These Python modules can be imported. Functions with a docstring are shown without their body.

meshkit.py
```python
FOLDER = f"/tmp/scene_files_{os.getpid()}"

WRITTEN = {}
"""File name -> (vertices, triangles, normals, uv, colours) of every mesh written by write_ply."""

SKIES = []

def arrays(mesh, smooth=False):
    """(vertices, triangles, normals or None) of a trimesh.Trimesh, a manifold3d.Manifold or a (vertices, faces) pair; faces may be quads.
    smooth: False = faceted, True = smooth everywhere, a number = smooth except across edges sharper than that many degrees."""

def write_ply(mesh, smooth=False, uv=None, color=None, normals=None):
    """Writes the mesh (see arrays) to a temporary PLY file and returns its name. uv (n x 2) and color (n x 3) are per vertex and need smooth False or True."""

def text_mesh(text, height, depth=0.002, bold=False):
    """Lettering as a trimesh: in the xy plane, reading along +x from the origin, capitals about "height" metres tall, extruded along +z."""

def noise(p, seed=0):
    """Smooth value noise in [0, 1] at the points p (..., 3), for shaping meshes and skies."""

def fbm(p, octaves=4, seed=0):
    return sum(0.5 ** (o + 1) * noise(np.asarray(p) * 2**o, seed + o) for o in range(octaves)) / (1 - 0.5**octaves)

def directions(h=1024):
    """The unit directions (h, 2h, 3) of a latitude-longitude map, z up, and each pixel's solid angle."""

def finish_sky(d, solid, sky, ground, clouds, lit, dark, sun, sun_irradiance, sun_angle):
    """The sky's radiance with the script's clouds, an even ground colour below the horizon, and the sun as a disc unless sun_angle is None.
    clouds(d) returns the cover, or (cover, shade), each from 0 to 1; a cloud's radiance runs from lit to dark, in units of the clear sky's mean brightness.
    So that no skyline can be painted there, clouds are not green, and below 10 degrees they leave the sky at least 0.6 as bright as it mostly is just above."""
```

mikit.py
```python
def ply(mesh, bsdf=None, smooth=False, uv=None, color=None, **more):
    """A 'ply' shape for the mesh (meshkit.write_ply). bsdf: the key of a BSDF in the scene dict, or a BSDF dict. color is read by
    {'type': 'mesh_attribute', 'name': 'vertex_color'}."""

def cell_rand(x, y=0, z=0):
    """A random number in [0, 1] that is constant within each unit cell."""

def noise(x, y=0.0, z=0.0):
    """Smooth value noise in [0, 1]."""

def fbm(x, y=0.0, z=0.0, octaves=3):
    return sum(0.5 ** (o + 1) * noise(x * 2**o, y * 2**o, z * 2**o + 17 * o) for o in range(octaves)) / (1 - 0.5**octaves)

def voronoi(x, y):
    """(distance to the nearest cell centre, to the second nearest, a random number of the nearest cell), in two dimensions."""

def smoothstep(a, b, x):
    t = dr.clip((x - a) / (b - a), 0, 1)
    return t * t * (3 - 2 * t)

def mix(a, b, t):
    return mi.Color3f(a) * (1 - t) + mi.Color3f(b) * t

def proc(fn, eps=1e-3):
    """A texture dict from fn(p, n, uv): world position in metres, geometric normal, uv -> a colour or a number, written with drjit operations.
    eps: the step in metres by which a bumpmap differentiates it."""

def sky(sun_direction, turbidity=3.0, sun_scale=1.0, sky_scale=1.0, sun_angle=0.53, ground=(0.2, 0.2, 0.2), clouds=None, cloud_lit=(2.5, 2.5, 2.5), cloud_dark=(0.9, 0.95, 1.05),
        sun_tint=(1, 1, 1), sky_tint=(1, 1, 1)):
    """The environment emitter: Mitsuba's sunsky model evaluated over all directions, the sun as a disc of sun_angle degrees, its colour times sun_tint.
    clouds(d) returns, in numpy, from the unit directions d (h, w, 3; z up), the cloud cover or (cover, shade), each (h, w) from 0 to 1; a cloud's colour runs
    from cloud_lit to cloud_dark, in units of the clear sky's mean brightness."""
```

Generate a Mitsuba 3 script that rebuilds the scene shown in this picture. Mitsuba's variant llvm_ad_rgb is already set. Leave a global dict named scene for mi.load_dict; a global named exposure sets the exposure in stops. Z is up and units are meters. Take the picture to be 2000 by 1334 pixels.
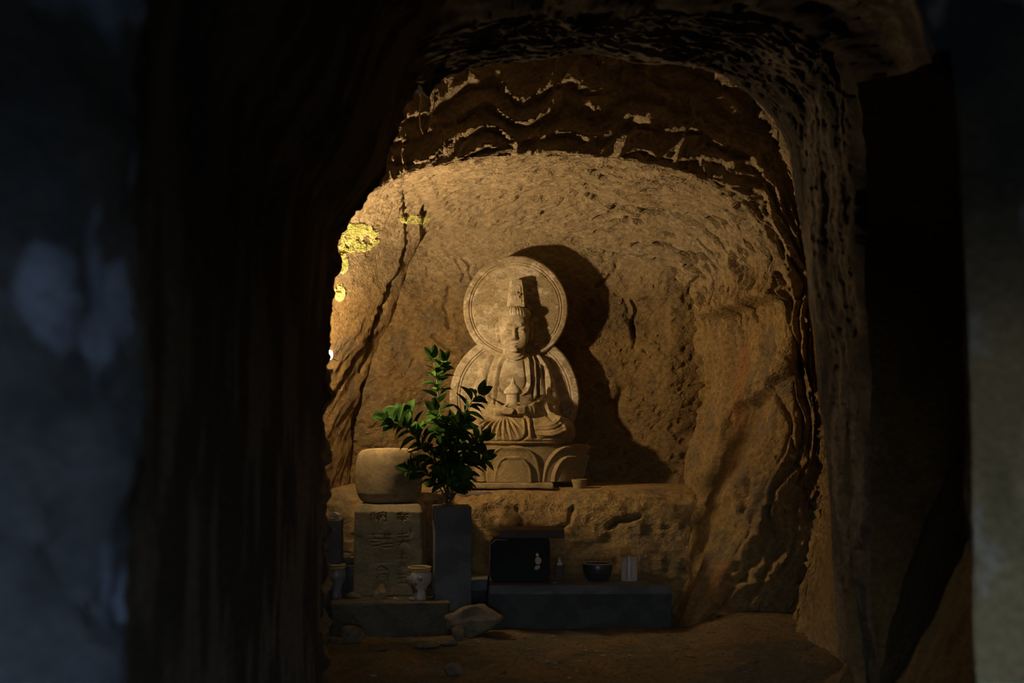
import math, random
import numpy as np, trimesh, manifold3d as m3
import mitsuba as mi, drjit as dr
import mikit, meshkit
from scipy.interpolate import PchipInterpolator

random.seed(7)
rng = np.random.default_rng(7)
T = mi.ScalarTransform4f
scene, labels = {}, {}

# ------------------------------------------------------------------ camera, daylight, exposure
CAM = np.array([0.0, 0.0, 1.08])
FPX = 2747.0
TILT = math.atan((795 - 667) / FPX)
FOCUS = 7.7
scene['camera'] = {
    'type': 'thinlens', 'fov': 2 * math.degrees(math.atan(1000 / FPX)), 'fov_axis': 'x',
    'aperture_radius': 0.011, 'focus_distance': FOCUS, 'near_clip': 0.05, 'far_clip': 200.0,
    'to_world': T().look_at(origin=CAM.tolist(), target=[0, math.cos(TILT), CAM[2] + math.sin(TILT)], up=[0, 0, 1])}
exposure = 0.0
# an overcast day outside the mouth of the cave, behind the photographer
scene['daylight'] = mikit.sky((0.3, 0.6, 0.75), turbidity=4.0, sun_scale=0.0, sky_scale=48.0, ground=(0.04, 0.04, 0.035), sky_tint=(1.2, 1.03, 0.90))
LAMP_POWER = 258.0


def W(px, py, Y):
    """the point of the plane y = Y that the photograph shows at this pixel"""
    u, v = (px - 1000) / FPX, (667 - py) / FPX
    c, s = math.cos(TILT), math.sin(TILT)
    t = Y / (c - v * s)
    return np.array([u * t, Y, CAM[2] + (s + v * c) * t])


def pixel(p):
    d = np.asarray(p, float) - CAM
    c, s = math.cos(TILT), math.sin(TILT)
    depth = d[..., 1] * c + d[..., 2] * s
    up = -d[..., 1] * s + d[..., 2] * c
    depth = np.maximum(depth, 0.05)
    return 1000 + FPX * d[..., 0] / depth, 667 - FPX * up / depth


# ------------------------------------------------------------------ scene helpers
def numbered(name):
    if name not in used:
        used[name] = 0
        return name
    used[name] += 1
    return f'{name}_{used[name]:03d}'


used = {}


def thing(name, label, cat, group=None):
    key = numbered(name)
    labels[key] = {'label': label, 'category': cat}
    if group:
        labels[key]['group'] = group
    return key


def part(owner, name, mesh, bsdf, smooth=False, label=None, kind=None, **more):
    key = numbered(owner + '__' + name)
    scene[key] = mesh if isinstance(mesh, dict) else mikit.ply(mesh, bsdf, smooth, **more)
    if label or kind:
        labels[key] = {k: v for k, v in (('label', label), ('kind', kind)) if v}
    return key


def single(name, label, cat, mesh, bsdf, smooth=False, group=None, kind=None, **more):
    key = thing(name, label, cat, group)
    scene[key] = mesh if isinstance(mesh, dict) else mikit.ply(mesh, bsdf, smooth, **more)
    if kind:
        labels[key]['kind'] = kind
    return key


def struct(name, mesh, bsdf, smooth=False, **more):
    scene[name] = mikit.ply(mesh, bsdf, smooth, **more)
    labels[name] = {'kind': 'structure'}
    return name


cat = trimesh.util.concatenate


def fbm(p, oct=4, seed=0):
    return meshkit.fbm(p, oct, seed)


def ridged(p, oct=3, seed=0):
    out, tot = 0, 0
    for o in range(oct):
        out = out + 0.5 ** o * (1 - np.abs(2 * meshkit.noise(np.asarray(p) * 2 ** o, seed + o) - 1))
        tot += 0.5 ** o
    return out / tot


def sstep(a, b, x):
    t = np.clip((x - a) / (b - a), 0, 1)
    return t * t * (3 - 2 * t)


def grid_faces(nr, nc, mask=None):
    i = np.arange(nr - 1)[:, None] * nc + np.arange(nc - 1)[None, :]
    q = np.stack([i, i + 1, i + nc + 1, i + nc], -1)
    q = q.reshape(-1, 4) if mask is None else q[mask]
    return np.vstack([q[:, [0, 1, 2]], q[:, [0, 2, 3]]])


def grid_normals(P):
    du, dv = np.gradient(P, axis=0), np.gradient(P, axis=1)
    n = np.cross(du, dv)
    return n / np.maximum(np.linalg.norm(n, axis=-1, keepdims=True), 1e-12)


def seg_dist(x, y, pts):
    """distance in the plane from (x, y) to a polyline, and the place along it (0..1)"""
    pts = np.asarray(pts, float)
    best, at = np.full(np.shape(x), 1e9), np.zeros(np.shape(x))
    n = len(pts) - 1
    for k in range(n):
        a, b = pts[k], pts[k + 1]
        d = b - a
        t = np.clip(((x - a[0]) * d[0] + (y - a[1]) * d[1]) / max(d @ d, 1e-12), 0, 1)
        r = np.hypot(x - a[0] - t * d[0], y - a[1] - t * d[1])
        near = r < best
        best = np.where(near, r, best)
        at = np.where(near, (k + t) / n, at)
    return best, at


def tube(pts, radii, n=10, closed_ends=True):
    pts = np.asarray(pts, float)
    radii = np.broadcast_to(radii, (len(pts),)).astype(float)
    tan = np.gradient(pts, axis=0)
    tan /= np.maximum(np.linalg.norm(tan, axis=1, keepdims=True), 1e-12)
    ref = np.array([0.0, 0.0, 1.0]) if abs(tan[0][2]) < 0.9 else np.array([1.0, 0, 0])
    rows = []
    a = np.arange(n) / n * 2 * np.pi
    for p, t, r in zip(pts, tan, radii):
        x = ref - (ref @ t) * t
        x /= np.linalg.norm(x)
        y = np.cross(t, x)
        ref = x
        rows.append(p + r * (np.cos(a)[:, None] * x + np.sin(a)[:, None] * y))
    v = np.vstack(rows)
    f = []
    for k in range(len(pts) - 1):
        for j in range(n):
            a0, b0 = k * n + j, k * n + (j + 1) % n
            f += [[a0, b0, b0 + n], [a0, b0 + n, a0 + n]]
    if closed_ends:
        v = np.vstack([v, pts[:1], pts[-1:]])
        e = len(v) - 2
        for j in range(n):
            f += [[e, (j + 1) % n, j], [e + 1, (len(pts) - 1) * n + j, (len(pts) - 1) * n + (j + 1) % n]]
    return trimesh.Trimesh(v, np.array(f), process=False)


def curve(pts, n=12):
    pts = np.asarray(pts, float)
    t = np.arange(len(pts))
    return PchipInterpolator(t, pts)(np.linspace(0, len(pts) - 1, n))


def lathe(profile, n=48):
    """profile: (r, z) from the bottom up, outside then back down inside if hollow"""
    pr = np.asarray(profile, float)
    a = np.arange(n) / n * 2 * np.pi
    v = np.stack([pr[:, 0][:, None] * np.cos(a), pr[:, 0][:, None] * np.sin(a), np.broadcast_to(pr[:, 1][:, None], (len(pr), n))], -1).reshape(-1, 3)
    f = []
    for k in range(len(pr) - 1):
        for j in range(n):
            a0, b0 = k * n + j, k * n + (j + 1) % n
            f += [[a0, b0, b0 + n], [a0, b0 + n, a0 + n]]
    return trimesh.Trimesh(v, np.array(f), process=True)


def rough_box(size, r=0.008, edge=0.012, amp=0.002, scale=0.05, seed=0, taper=0.0):
    """a dressed stone block: rounded edges, uneven faces; centred in x and y, standing on z = 0"""
    sx, sy, sz = size
    b = m3.Manifold.cube([sx - 2 * r, sy - 2 * r, sz - 2 * r], True)
    s = m3.Manifold.sphere(r, 12)
    corners = [s.translate([a * (sx / 2 - r), c * (sy / 2 - r), d * (sz / 2 - r)]) for a in (-1, 1) for c in (-1, 1) for d in (-1, 1)]
    m = m3.Manifold.batch_hull(corners).refine_to_length(edge).to_mesh()
    v = np.array(m.vert_properties[:, :3], float)
    f = np.array(m.tri_verts)
    t = trimesh.Trimesh(v, f, process=False)
    n = t.vertex_normals
    v = v + n * ((fbm(v / scale + seed * 7.3, 4, seed) - 0.5) * 2 * amp)[:, None]
    v[:, 2] += sz / 2
    if taper:
        v[:, 0] *= 1 + taper * (1 - v[:, 2] / sz)
    return trimesh.Trimesh(v, f, process=False)


def rock(size, seed, sharp=0.5, point=0.0):
    """an irregular stone: hull of random points, refined and roughened; stands on z = 0"""
    r = np.random.default_rng(seed)
    p = r.normal(size=(16, 3))
    p /= np.linalg.norm(p, axis=1, keepdims=True)
    p = p * (0.8 + 0.2 * r.random((16, 1)))
    m = m3.Manifold.hull_points(p * 0.5)
    m = m.refine_to_length(0.06).to_mesh()
    t = trimesh.Trimesh(np.array(m.vert_properties[:, :3], float), np.array(m.tri_verts), process=True)
    trimesh.smoothing.filter_taubin(t, iterations=int(3 + 8 * (1 - sharp)))
    v = t.vertices
    n = t.vertex_normals
    v = v + n * ((fbm(v * 3.0 + seed, 4, seed) - 0.5) * 0.24 + (ridged(v * 5 + seed, 3, seed) - 0.5) * 0.12)[:, None]
    v = v - (v.min(0) + v.max(0)) / 2
    v = v / (v.max(0) - v.min(0)) * np.asarray(size)
    if point:
        k = (v[:, 2] / size[2] + 0.5).clip(0, 1)
        v[:, :2] *= (1 - point * k)[:, None] * 1.15
    v[:, 2] += size[2] * 0.5 - 0.06 * size[2]
    return trimesh.Trimesh(v, t.faces, process=False)


def moved(mesh, loc=(0, 0, 0), rz=0.0, rx=0.0, ry=0.0):
    t = mesh.copy()
    M = trimesh.transformations.euler_matrix(rx, ry, rz, 'sxyz')
    M[:3, 3] = loc
    t.apply_transform(M)
    return t


# ------------------------------------------------------------------ materials
N, FB, SS, MIX = mikit.noise, mikit.fbm, mikit.smoothstep, mikit.mix


def principled(key, color, rough=0.9, spec=0.25, bump=None, **more):
    b = {'type': 'principled', 'base_color': mikit.proc(color) if callable(color) else {'type': 'rgb', 'value': list(color)},
         'roughness': rough, 'specular': spec, **more}
    if bump:
        fn, scale = bump[:2]
        b = {'type': 'bumpmap', 'arbitrary': mikit.proc(fn, bump[2] if len(bump) > 2 else 1e-3), 'scale': scale, 'bsdf': b}
    scene[key] = {'type': 'twosided', 'bsdf': b}
    return key


def grit(s):
    return lambda p, n, uv: FB(p.x * s, p.y * s, p.z * s, 3)


def rock_color(dark, rust):
    def fn(p, n, uv):
        big = FB(p.x * 1.7 + 3, p.y * 1.7, p.z * 1.1, 3)
        mid = FB(p.x * 9, p.y * 9, p.z * 5 + 4, 3)
        fine = FB(p.x * 55, p.y * 55, p.z * 55, 3)
        speck = N(p.x * 240, p.y * 240, p.z * 240)
        c = MIX((0.30, 0.195, 0.085), (0.37, 0.25, 0.105), SS(0.35, 0.65, big))
        c = MIX(c, (0.20, 0.15, 0.09), 0.75 * SS(0.50, 0.70, mid))
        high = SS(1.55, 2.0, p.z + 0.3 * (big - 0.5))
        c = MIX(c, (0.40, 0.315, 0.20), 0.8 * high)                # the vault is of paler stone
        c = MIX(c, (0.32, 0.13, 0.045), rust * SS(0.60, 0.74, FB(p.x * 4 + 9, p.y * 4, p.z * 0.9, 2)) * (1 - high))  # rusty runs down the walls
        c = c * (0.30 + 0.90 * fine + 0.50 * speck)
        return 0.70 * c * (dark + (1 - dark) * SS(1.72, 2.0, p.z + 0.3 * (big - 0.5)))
    return fn


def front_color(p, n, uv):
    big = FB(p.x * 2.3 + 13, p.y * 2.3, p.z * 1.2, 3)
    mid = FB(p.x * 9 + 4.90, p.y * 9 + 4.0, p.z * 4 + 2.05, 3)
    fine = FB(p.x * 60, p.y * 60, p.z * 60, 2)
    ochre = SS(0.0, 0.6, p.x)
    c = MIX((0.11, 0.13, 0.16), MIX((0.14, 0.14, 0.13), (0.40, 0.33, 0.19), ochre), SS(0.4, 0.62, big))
    c = MIX(c, MIX((0.32, 0.42, 0.64), (0.62, 0.62, 0.60), ochre), 0.85 * SS(0.55, 0.66, mid))  # left: blue patches painted in as daylight on the rock; right: pale stone
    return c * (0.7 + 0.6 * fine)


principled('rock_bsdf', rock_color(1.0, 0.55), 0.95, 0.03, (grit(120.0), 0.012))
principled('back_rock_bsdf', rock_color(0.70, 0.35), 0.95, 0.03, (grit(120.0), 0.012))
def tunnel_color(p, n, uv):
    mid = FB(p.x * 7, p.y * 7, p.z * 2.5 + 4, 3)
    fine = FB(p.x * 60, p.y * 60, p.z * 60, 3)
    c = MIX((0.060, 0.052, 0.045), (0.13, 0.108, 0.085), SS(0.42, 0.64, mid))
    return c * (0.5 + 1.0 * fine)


principled('tunnel_bsdf', tunnel_color, 0.95, 0.03)         # grey-brown tunnel stone, its colour darkened to stand in for deep shade
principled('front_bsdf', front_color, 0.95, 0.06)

# ------------------------------------------------------------------ the cave: one loft of stations from the back to the mouth
# each station: y, then 15 points round the section (floor left, up the left wall, over the vault, down to the floor right)
FL = -0.15
stations = [
    (8.25, [720, (735, 950), (765, 760), (815, 600), (850, 485), (900, 470), (960, 470), (1020, 475), (1100, 490), (1180, 520), (1270, 570), (1310, 640), (1325, 780), (1325, 950), 1322]),
    (8.0, [690, (700, 950), (735, 760), (792, 600), (828, 482), (872, 466), (935, 458), (1010, 460), (1105, 475), (1200, 505), (1295, 555), (1340, 620), (1345, 780), (1330, 950), 1322]),
    (7.5, [650, (655, 950), (672, 760), (702, 600), (735, 474), (795, 415), (880, 380), (1000, 370), (1130, 375), (1250, 405), (1370, 470), (1405, 590), (1395, 780), (1362, 950), 1318]),
    (7.1, [585, (585, 950), (600, 760), (620, 600), (655, 470), (740, 390), (850, 348), (1000, 330), (1160, 332), (1300, 362), (1430, 430), (1490, 570), (1480, 780), (1400, 990), 1298]),
    (6.78, [545, (545, 950), (560, 760), (580, 600), (640, 440), (760, 360), (860, 325), (1000, 308), (1180, 310), (1340, 338), (1465, 410), (1545, 570), (1550, 780), (1470, 1010), 1300]),
    (6.765, [530, (530, 950), (545, 760), (565, 600), (620, 420), (745, 300), (850, 270), (1000, 252), (1180, 257), (1350, 287), (1495, 380), (1568, 550), (1580, 780), (1530, 1010), 1350]),
    (6.765, [515, (515, 950), (530, 760), (550, 600), (600, 400), (720, 205), (835, 172), (1000, 150), (1190, 155), (1370, 195), (1515, 320), (1582, 530), (1598, 780), (1575, 1010), 1415]),
    (6.80, [520, (520, 950), (530, 760), (550, 600), (600, 380), (690, 125), (820, 75), (1000, 60), (1200, 65), (1400, 110), (1535, 270), (1592, 520), (1608, 780), (1610, 950), 1500]),
    (5.85, [590, (590, 950), (590, 760), (595, 600), (620, 420), (700, 150), (825, 78), (1000, 60), (1200, 66), (1410, 118), (1542, 285), (1592, 520), (1612, 780), (1622, 950), 1570]),
    (5.62, [636, (634, 950), (637, 760), (641, 600), (654, 478), (742, 350), (815, 165), (1000, 122), (1200, 108), (1400, 140), (1535, 275), (1578, 500), (1602, 780), (1625, 1000), 1640]),
    (5.40, [610, (610, 950), (612, 760), (615, 600), (630, 440), (715, 250), (800, 120), (1000, 80), (1200, 70), (1420, 90), (1560, 200), (1608, 450), (1630, 780), (1650, 1000), 1680]),
    (5.10, [570, (570, 950), (570, 760), (575, 600), (585, 380), (680, 150), (780, 60), (1000, 25), (1200, 15), (1450, 20), (1620, 90), (1672, 400), (1682, 780), (1690, 1000), 1710]),
    (4.80, [530, (530, 950), (530, 760), (530, 560), (530, 300), (620, 50), (740, -20), (1000, -50), (1250, -50), (1530, -40), (1760, 40), (1800, 400), (1800, 780), (1810, 1000), 1820]),
]
world_stations = [
    (3.40, -0.675, 1.15, 2.45), (3.08, -0.66, 0.960, 2.45), (2.97, -0.652, 1.13, 2.45), (2.12, -0.61, 1.20, 2.45),
    (1.98, -0.66, 1.22, 2.45), (1.86, -0.76, 1.25, 2.45), (1.0, -0.80, 1.2, 2.30), (0.0, -0.80, 1.1, 1.95), (-1.0, -0.75, 1.0, 1.70), (-1.6, -0.7, 0.95, 1.55)]


def build_controls():
    C = []
    for Y, pts in stations:
        row = []
        for k, q in enumerate(pts):
            if k in (0, 14):
                w = W(q, 795, Y)
                w[2] = FL
            else:
                w = W(q[0], q[1], Y)
            row.append(w)
        if Y < 5.6:                              # towards the mouth the left side runs on straight
            for k in range(7):
                row[k] = C[9][k] * [1, 0, 1] + [0.02 * (5.62 - Y) / 0.8 * (1 if k < 5 else 0), Y, 0]
        C.append(row)
    for Y, xl, xr, zc in world_stations:
        m = (xl + xr) / 2
        h = (xr - xl) / 2
        row = [(xl, Y, FL), (xl, Y, 0.6), (xl, Y, 1.1), (xl + .01, Y, min(1.6, zc - .5)), (xl + .06, Y, min(2.0, zc - .3)), (xl + .25, Y, zc - .12), (xl + .5, Y, zc - .02), (m, Y, zc),
               (xr - .5, Y, zc - .02), (xr - .25, Y, zc - .12), (xr - .06, Y, min(2.0, zc - .3)), (xr - .01, Y, min(1.6, zc - .5)), (xr, Y, 1.1), (xr, Y, 0.6), (xr, Y, FL)]
        if Y > 2.2:
            for k in range(1, 7):
                q = C[9][k]
                row[k] = (q[0] + (xl - C[9][1][0]) * (1 if k < 5 else 0.5), Y, q[2])
        C.append([np.array(r, float) for r in row])
    return np.array(C)


ctrl = build_controls()
ls = np.concatenate([[0], np.cumsum(np.linalg.norm(np.diff(ctrl[:10], axis=1), axis=-1).mean(0))])
lt = np.concatenate([[0], np.cumsum(np.maximum(np.linalg.norm(np.diff(ctrl, axis=0), axis=-1).mean(1), 0.02))])
NS = 800
n_near = 11                                     # stations sampled finely
s_at = np.linspace(0, ls[-1], NS)
t_at = np.concatenate([np.linspace(0, lt[n_near], 540, endpoint=False), np.linspace(lt[n_near], lt[13], 50, endpoint=False), np.linspace(lt[13], lt[18], 110, endpoint=False), np.linspace(lt[18], lt[-1], 30)])
P = PchipInterpolator(lt, ctrl, axis=0)(t_at)
P = PchipInterpolator(ls, P, axis=1)(s_at)      # (t, s, 3)
Nrm = -grid_normals(P)
centre = np.array([0.1, 0, 1.2])
inward = np.einsum('ijk,ijk->ij', Nrm, centre * [1, 0, 1] - P * [1, 0, 1])
if np.mean(inward) < 0:
    Nrm = -Nrm
tt, ss = np.meshgrid(t_at, s_at, indexing='ij')
SI = np.interp(ss, ls, np.arange(15))           # which control the column is at
TI = np.interp(tt, lt, np.arange(len(lt)))      # which station
px, py = pixel(P)

left = 1 - sstep(3.9, 4.5, SI)
right = sstep(10.0, 10.8, SI)
vault = (1 - left) * (1 - right)
in_chamber = 1 - sstep(4.0, 4.4, TI)
riser = sstep(4.0, 4.4, TI) * (1 - sstep(7.6, 8.2, TI))
front = sstep(8.6, 9.6, TI)

D = (fbm(P / 0.55, 3, 1) - 0.5) * 0.10 * (0.45 + 0.55 * (1 - left * in_chamber))
D += (fbm(P / 0.16, 3, 5) - 0.5) * 0.035
lw = left * (1 - sstep(4.4, 5.2, TI))
D += (ridged(P / 0.07, 2, 9) - 0.55) * 0.010 * (1 - lw)
D += (fbm(P / 0.030, 4, 13) - 0.5) * 0.013 * (1 - 0.55 * lw)
D -= 0.010 * (1 - 0.8 * lw) * sstep(0.62, 0.74, fbm(P / 0.028, 2, 17)) * (0.4 + 0.6 * fbm(P / 0.2, 2, 18))
# the vault: chisel strokes that run round the arch, slightly aslant, with deep pits among them
wob = fbm(P / 0.3, 2, 21) - 0.5
A = np.stack([(ss + 0.55 * tt) / 0.10, (tt - 0.35 * ss + 0.10 * wob) / 0.022, wob * 0], -1)
st = fbm(A, 3, 31)
pit = fbm(np.stack([(ss + 0.5 * tt) / 0.13, (tt - 0.35 * ss + 0.12 * wob) / 0.035, wob * 0], -1), 2, 41)
pitmask = sstep(0.60, 0.74, pit) * (0.35 + 0.65 * sstep(7.6, 9.2, SI))
hi = sstep(4.6, 5.2, SI) * (1 - sstep(11.0, 11.5, SI))
D += hi * in_chamber * ((st - 0.5) * 0.034 - pitmask * 0.05)
# the riser: ledges and ribs, hollows between
B = np.stack([(ss + 0.35 * wob) / 0.16, (tt + 0.10 * wob - 0.12 * ss) / 0.085, wob * 0 + 3], -1)
rib = ridged(B, 2, 51)
B2 = np.stack([(ss + 0.2 * wob) / 0.05, (tt + 0.07 * wob - 0.2 * ss) / 0.028, wob * 0 + 3], -1)
rib2 = ridged(B2, 2, 55)
lev = tt / 0.060 + 1.8 * (fbm(P / 0.28, 3, 57) - 0.5) - 0.5 * ss + 1.2 * meshkit.noise(np.stack([ss / 0.16, ss * 0 + 3, ss * 0], -1), 58)
saw = 1 - (lev - np.floor(lev))
saw = np.where(saw > 0.90, (1 - saw) / 0.10, saw / 0.90)
keepl = sstep(0.28, 0.5, fbm(np.stack([ss / 0.20, np.floor(lev) * 3.3, ss * 0], -1), 2, 59))
D += riser * (saw * keepl * 0.065 - 0.03 + (rib ** 6) * 0.08 + (rib2 ** 4 - 0.2) * 0.034)
# rim and front vault: strokes along the arch
B3 = np.stack([(ss + 0.25 * tt + 0.2 * wob) / 0.14, (tt + 0.05 * wob) / 0.03, wob * 0 + 7], -1)
D += front * (1 - 0.8 * left) * (1 - 0.7 * right) * (1 - sstep(12.5, 13.5, TI)) * ((ridged(B3, 3, 61) - 0.55) * 0.045)
# right wall: large upright facets
fx = np.stack([P[..., 1] / 0.34 + P[..., 0] * 0.4, P[..., 2] / 0.75 + 0.6 * wob, P[..., 0] * 0 + 1.5], -1)
fac = ridged(fx, 2, 71)
D += right * in_chamber * ((np.abs(fac - 0.55) ** 0.7) * 0.10 - 0.03)
up = np.stack([P[..., 1] / 0.05 + 2 * wob, P[..., 2] / 0.45, P[..., 0] * 0], -1)
D += right * (1 - sstep(11.4, 12, TI)) * (fbm(up, 3, 75) - 0.5) * (0.030 + 0.012 * sstep(8.5, 9.5, TI))
D += 0.07 * np.exp(-((px - 822) / 22) ** 2 - ((py - 160) / 20) ** 2) * sstep(8.3, 8.8, TI) * (1 - sstep(9.6, 10, TI))
# left wall: slabs that lean, split by two long cracks
sl = np.stack([(P[..., 2] * 0.8 - P[..., 1] * 0.9) / 0.5, (P[..., 2] * 0.75 + P[..., 1] * 1.0 + 0.1 * wob) / 0.07 * -0.6, P[..., 0] * 0], -1)
D += left * (1 - sstep(4.0, 4.6, TI)) * (fbm(np.stack([(P[..., 2] + P[..., 1]) / 0.30, (P[..., 2] - 0.8 * P[..., 1] + 0.1 * wob) / 0.06, wob * 0], -1), 2, 81) - 0.5) * 0.020


def crack(pts, half_px, depth, where, jag=5.0):
    """a split in the rock along a line, deepest in its middle"""
    jx = (fbm(P / 0.05, 2, 91) - 0.5) * 2 * jag
    d, a = seg_dist(px + jx, py + jx * 0.5, pts)
    w = half_px * (0.35 + 0.65 * np.sin(np.pi * np.clip(a, 0.03, 0.97)))
    return -depth * np.exp(-(d / w) ** 2) * where


def shelf(pts, px_wide, height, where):
    """rock that stands proud above a line and ends there in an overhang"""
    jx = (fbm(P / 0.06, 2, 95) - 0.5) * 12
    d, a = seg_dist(px, py + jx, pts)
    pts = np.asarray(pts, float)
    yy = np.interp(px, pts[:, 0], pts[:, 1])
    over = 1 - sstep(-7, 7, py + jx - yy)
    span = sstep(pts[0, 0] - 25, pts[0, 0] + 10, px) * (1 - sstep(pts[-1, 0] - 10, pts[-1, 0] + 25, px))
    return height * over * np.exp(-((yy - py) / px_wide).clip(0) ** 2) * span * where


Lw = (1 - sstep(5.2, 5.8, SI)) * (1 - sstep(4, 5, TI))
Rw = sstep(9.4, 10.2, SI) * (1 - sstep(7.5, 8.5, TI))
crA = [(792, 478), (784, 520), (767, 555), (755, 590), (738, 630), (728, 660), (700, 705), (680, 735), (655, 775), (630, 800)]
crB = [(826, 478), (812, 520), (802, 570), (788, 620), (776, 655), (752, 690), (735, 730), (715, 770), (698, 815)]
D += crack(crA, 5.0, 0.055, Lw, 7) + crack(crB, 6.5, 0.07, Lw, 8)
D += crack([(735, 660), (728, 700), (712, 730)], 4, 0.03, Lw) + crack([(800, 650), (800, 700), (795, 740)], 5, 0.02, Lw)
# the slab between the two cracks sits lower
xa = np.interp(py, [p[1] for p in crA], [p[0] for p in crA])
xb = np.interp(py, [p[1] for p in crB], [p[0] for p in crB])
D += -0.02 * Lw * sstep(-6, 2, px - xa) - 0.03 * Lw * sstep(-6, 4, px - xb)
D += shelf([(1395, 622), (1440, 606), (1475, 600), (1505, 590), (1550, 582)], 60, 0.11, Rw)
D += shelf([(1440, 800), (1480, 788), (1505, 768), (1535, 735)], 45, 0.07, Rw)
D += crack([(1516, 750), (1530, 790), (1546, 830), (1548, 870), (1565, 930), (1580, 985), (1605, 1010)], 4, 0.04, Rw)
D += crack([(1365, 700), (1364, 780), (1368, 850), (1360, 950)], 6, 0.05, Rw, 7)
D += crack([(1425, 800), (1405, 850), (1400, 900), (1385, 950), (1370, 1010), (1345, 1060)], 7, 0.045, Rw, 8)
D += crack([(1335, 600), (1345, 560), (1360, 540)], 4, 0.04, Rw) + crack([(1320, 640), (1318, 720), (1326, 790), (1330, 880), (1325, 960)], 5, 0.04, Rw, 6)
D += crack([(1440, 810), (1415, 860), (1400, 900)], 12, 0.03, Rw) + crack([(1470, 940), (1455, 980), (1452, 1000)], 9, 0.04, Rw)
D += crack([(1345, 1060), (1340, 1110), (1330, 1160)], 6, 0.03, Rw)
D += crack([(1560, 690), (1565, 715), (1562, 735)], 11, 0.06, Rw) + crack([(1480, 600), (1470, 570), (1475, 545)], 8, 0.05, Rw)
D += crack([(1440, 400), (1452, 430), (1462, 455)], 8, 0.06, sstep(8, 9, SI)) + crack([(1430, 490), (1450, 520), (1462, 545)], 7, 0.05, sstep(8, 9, SI))
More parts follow.
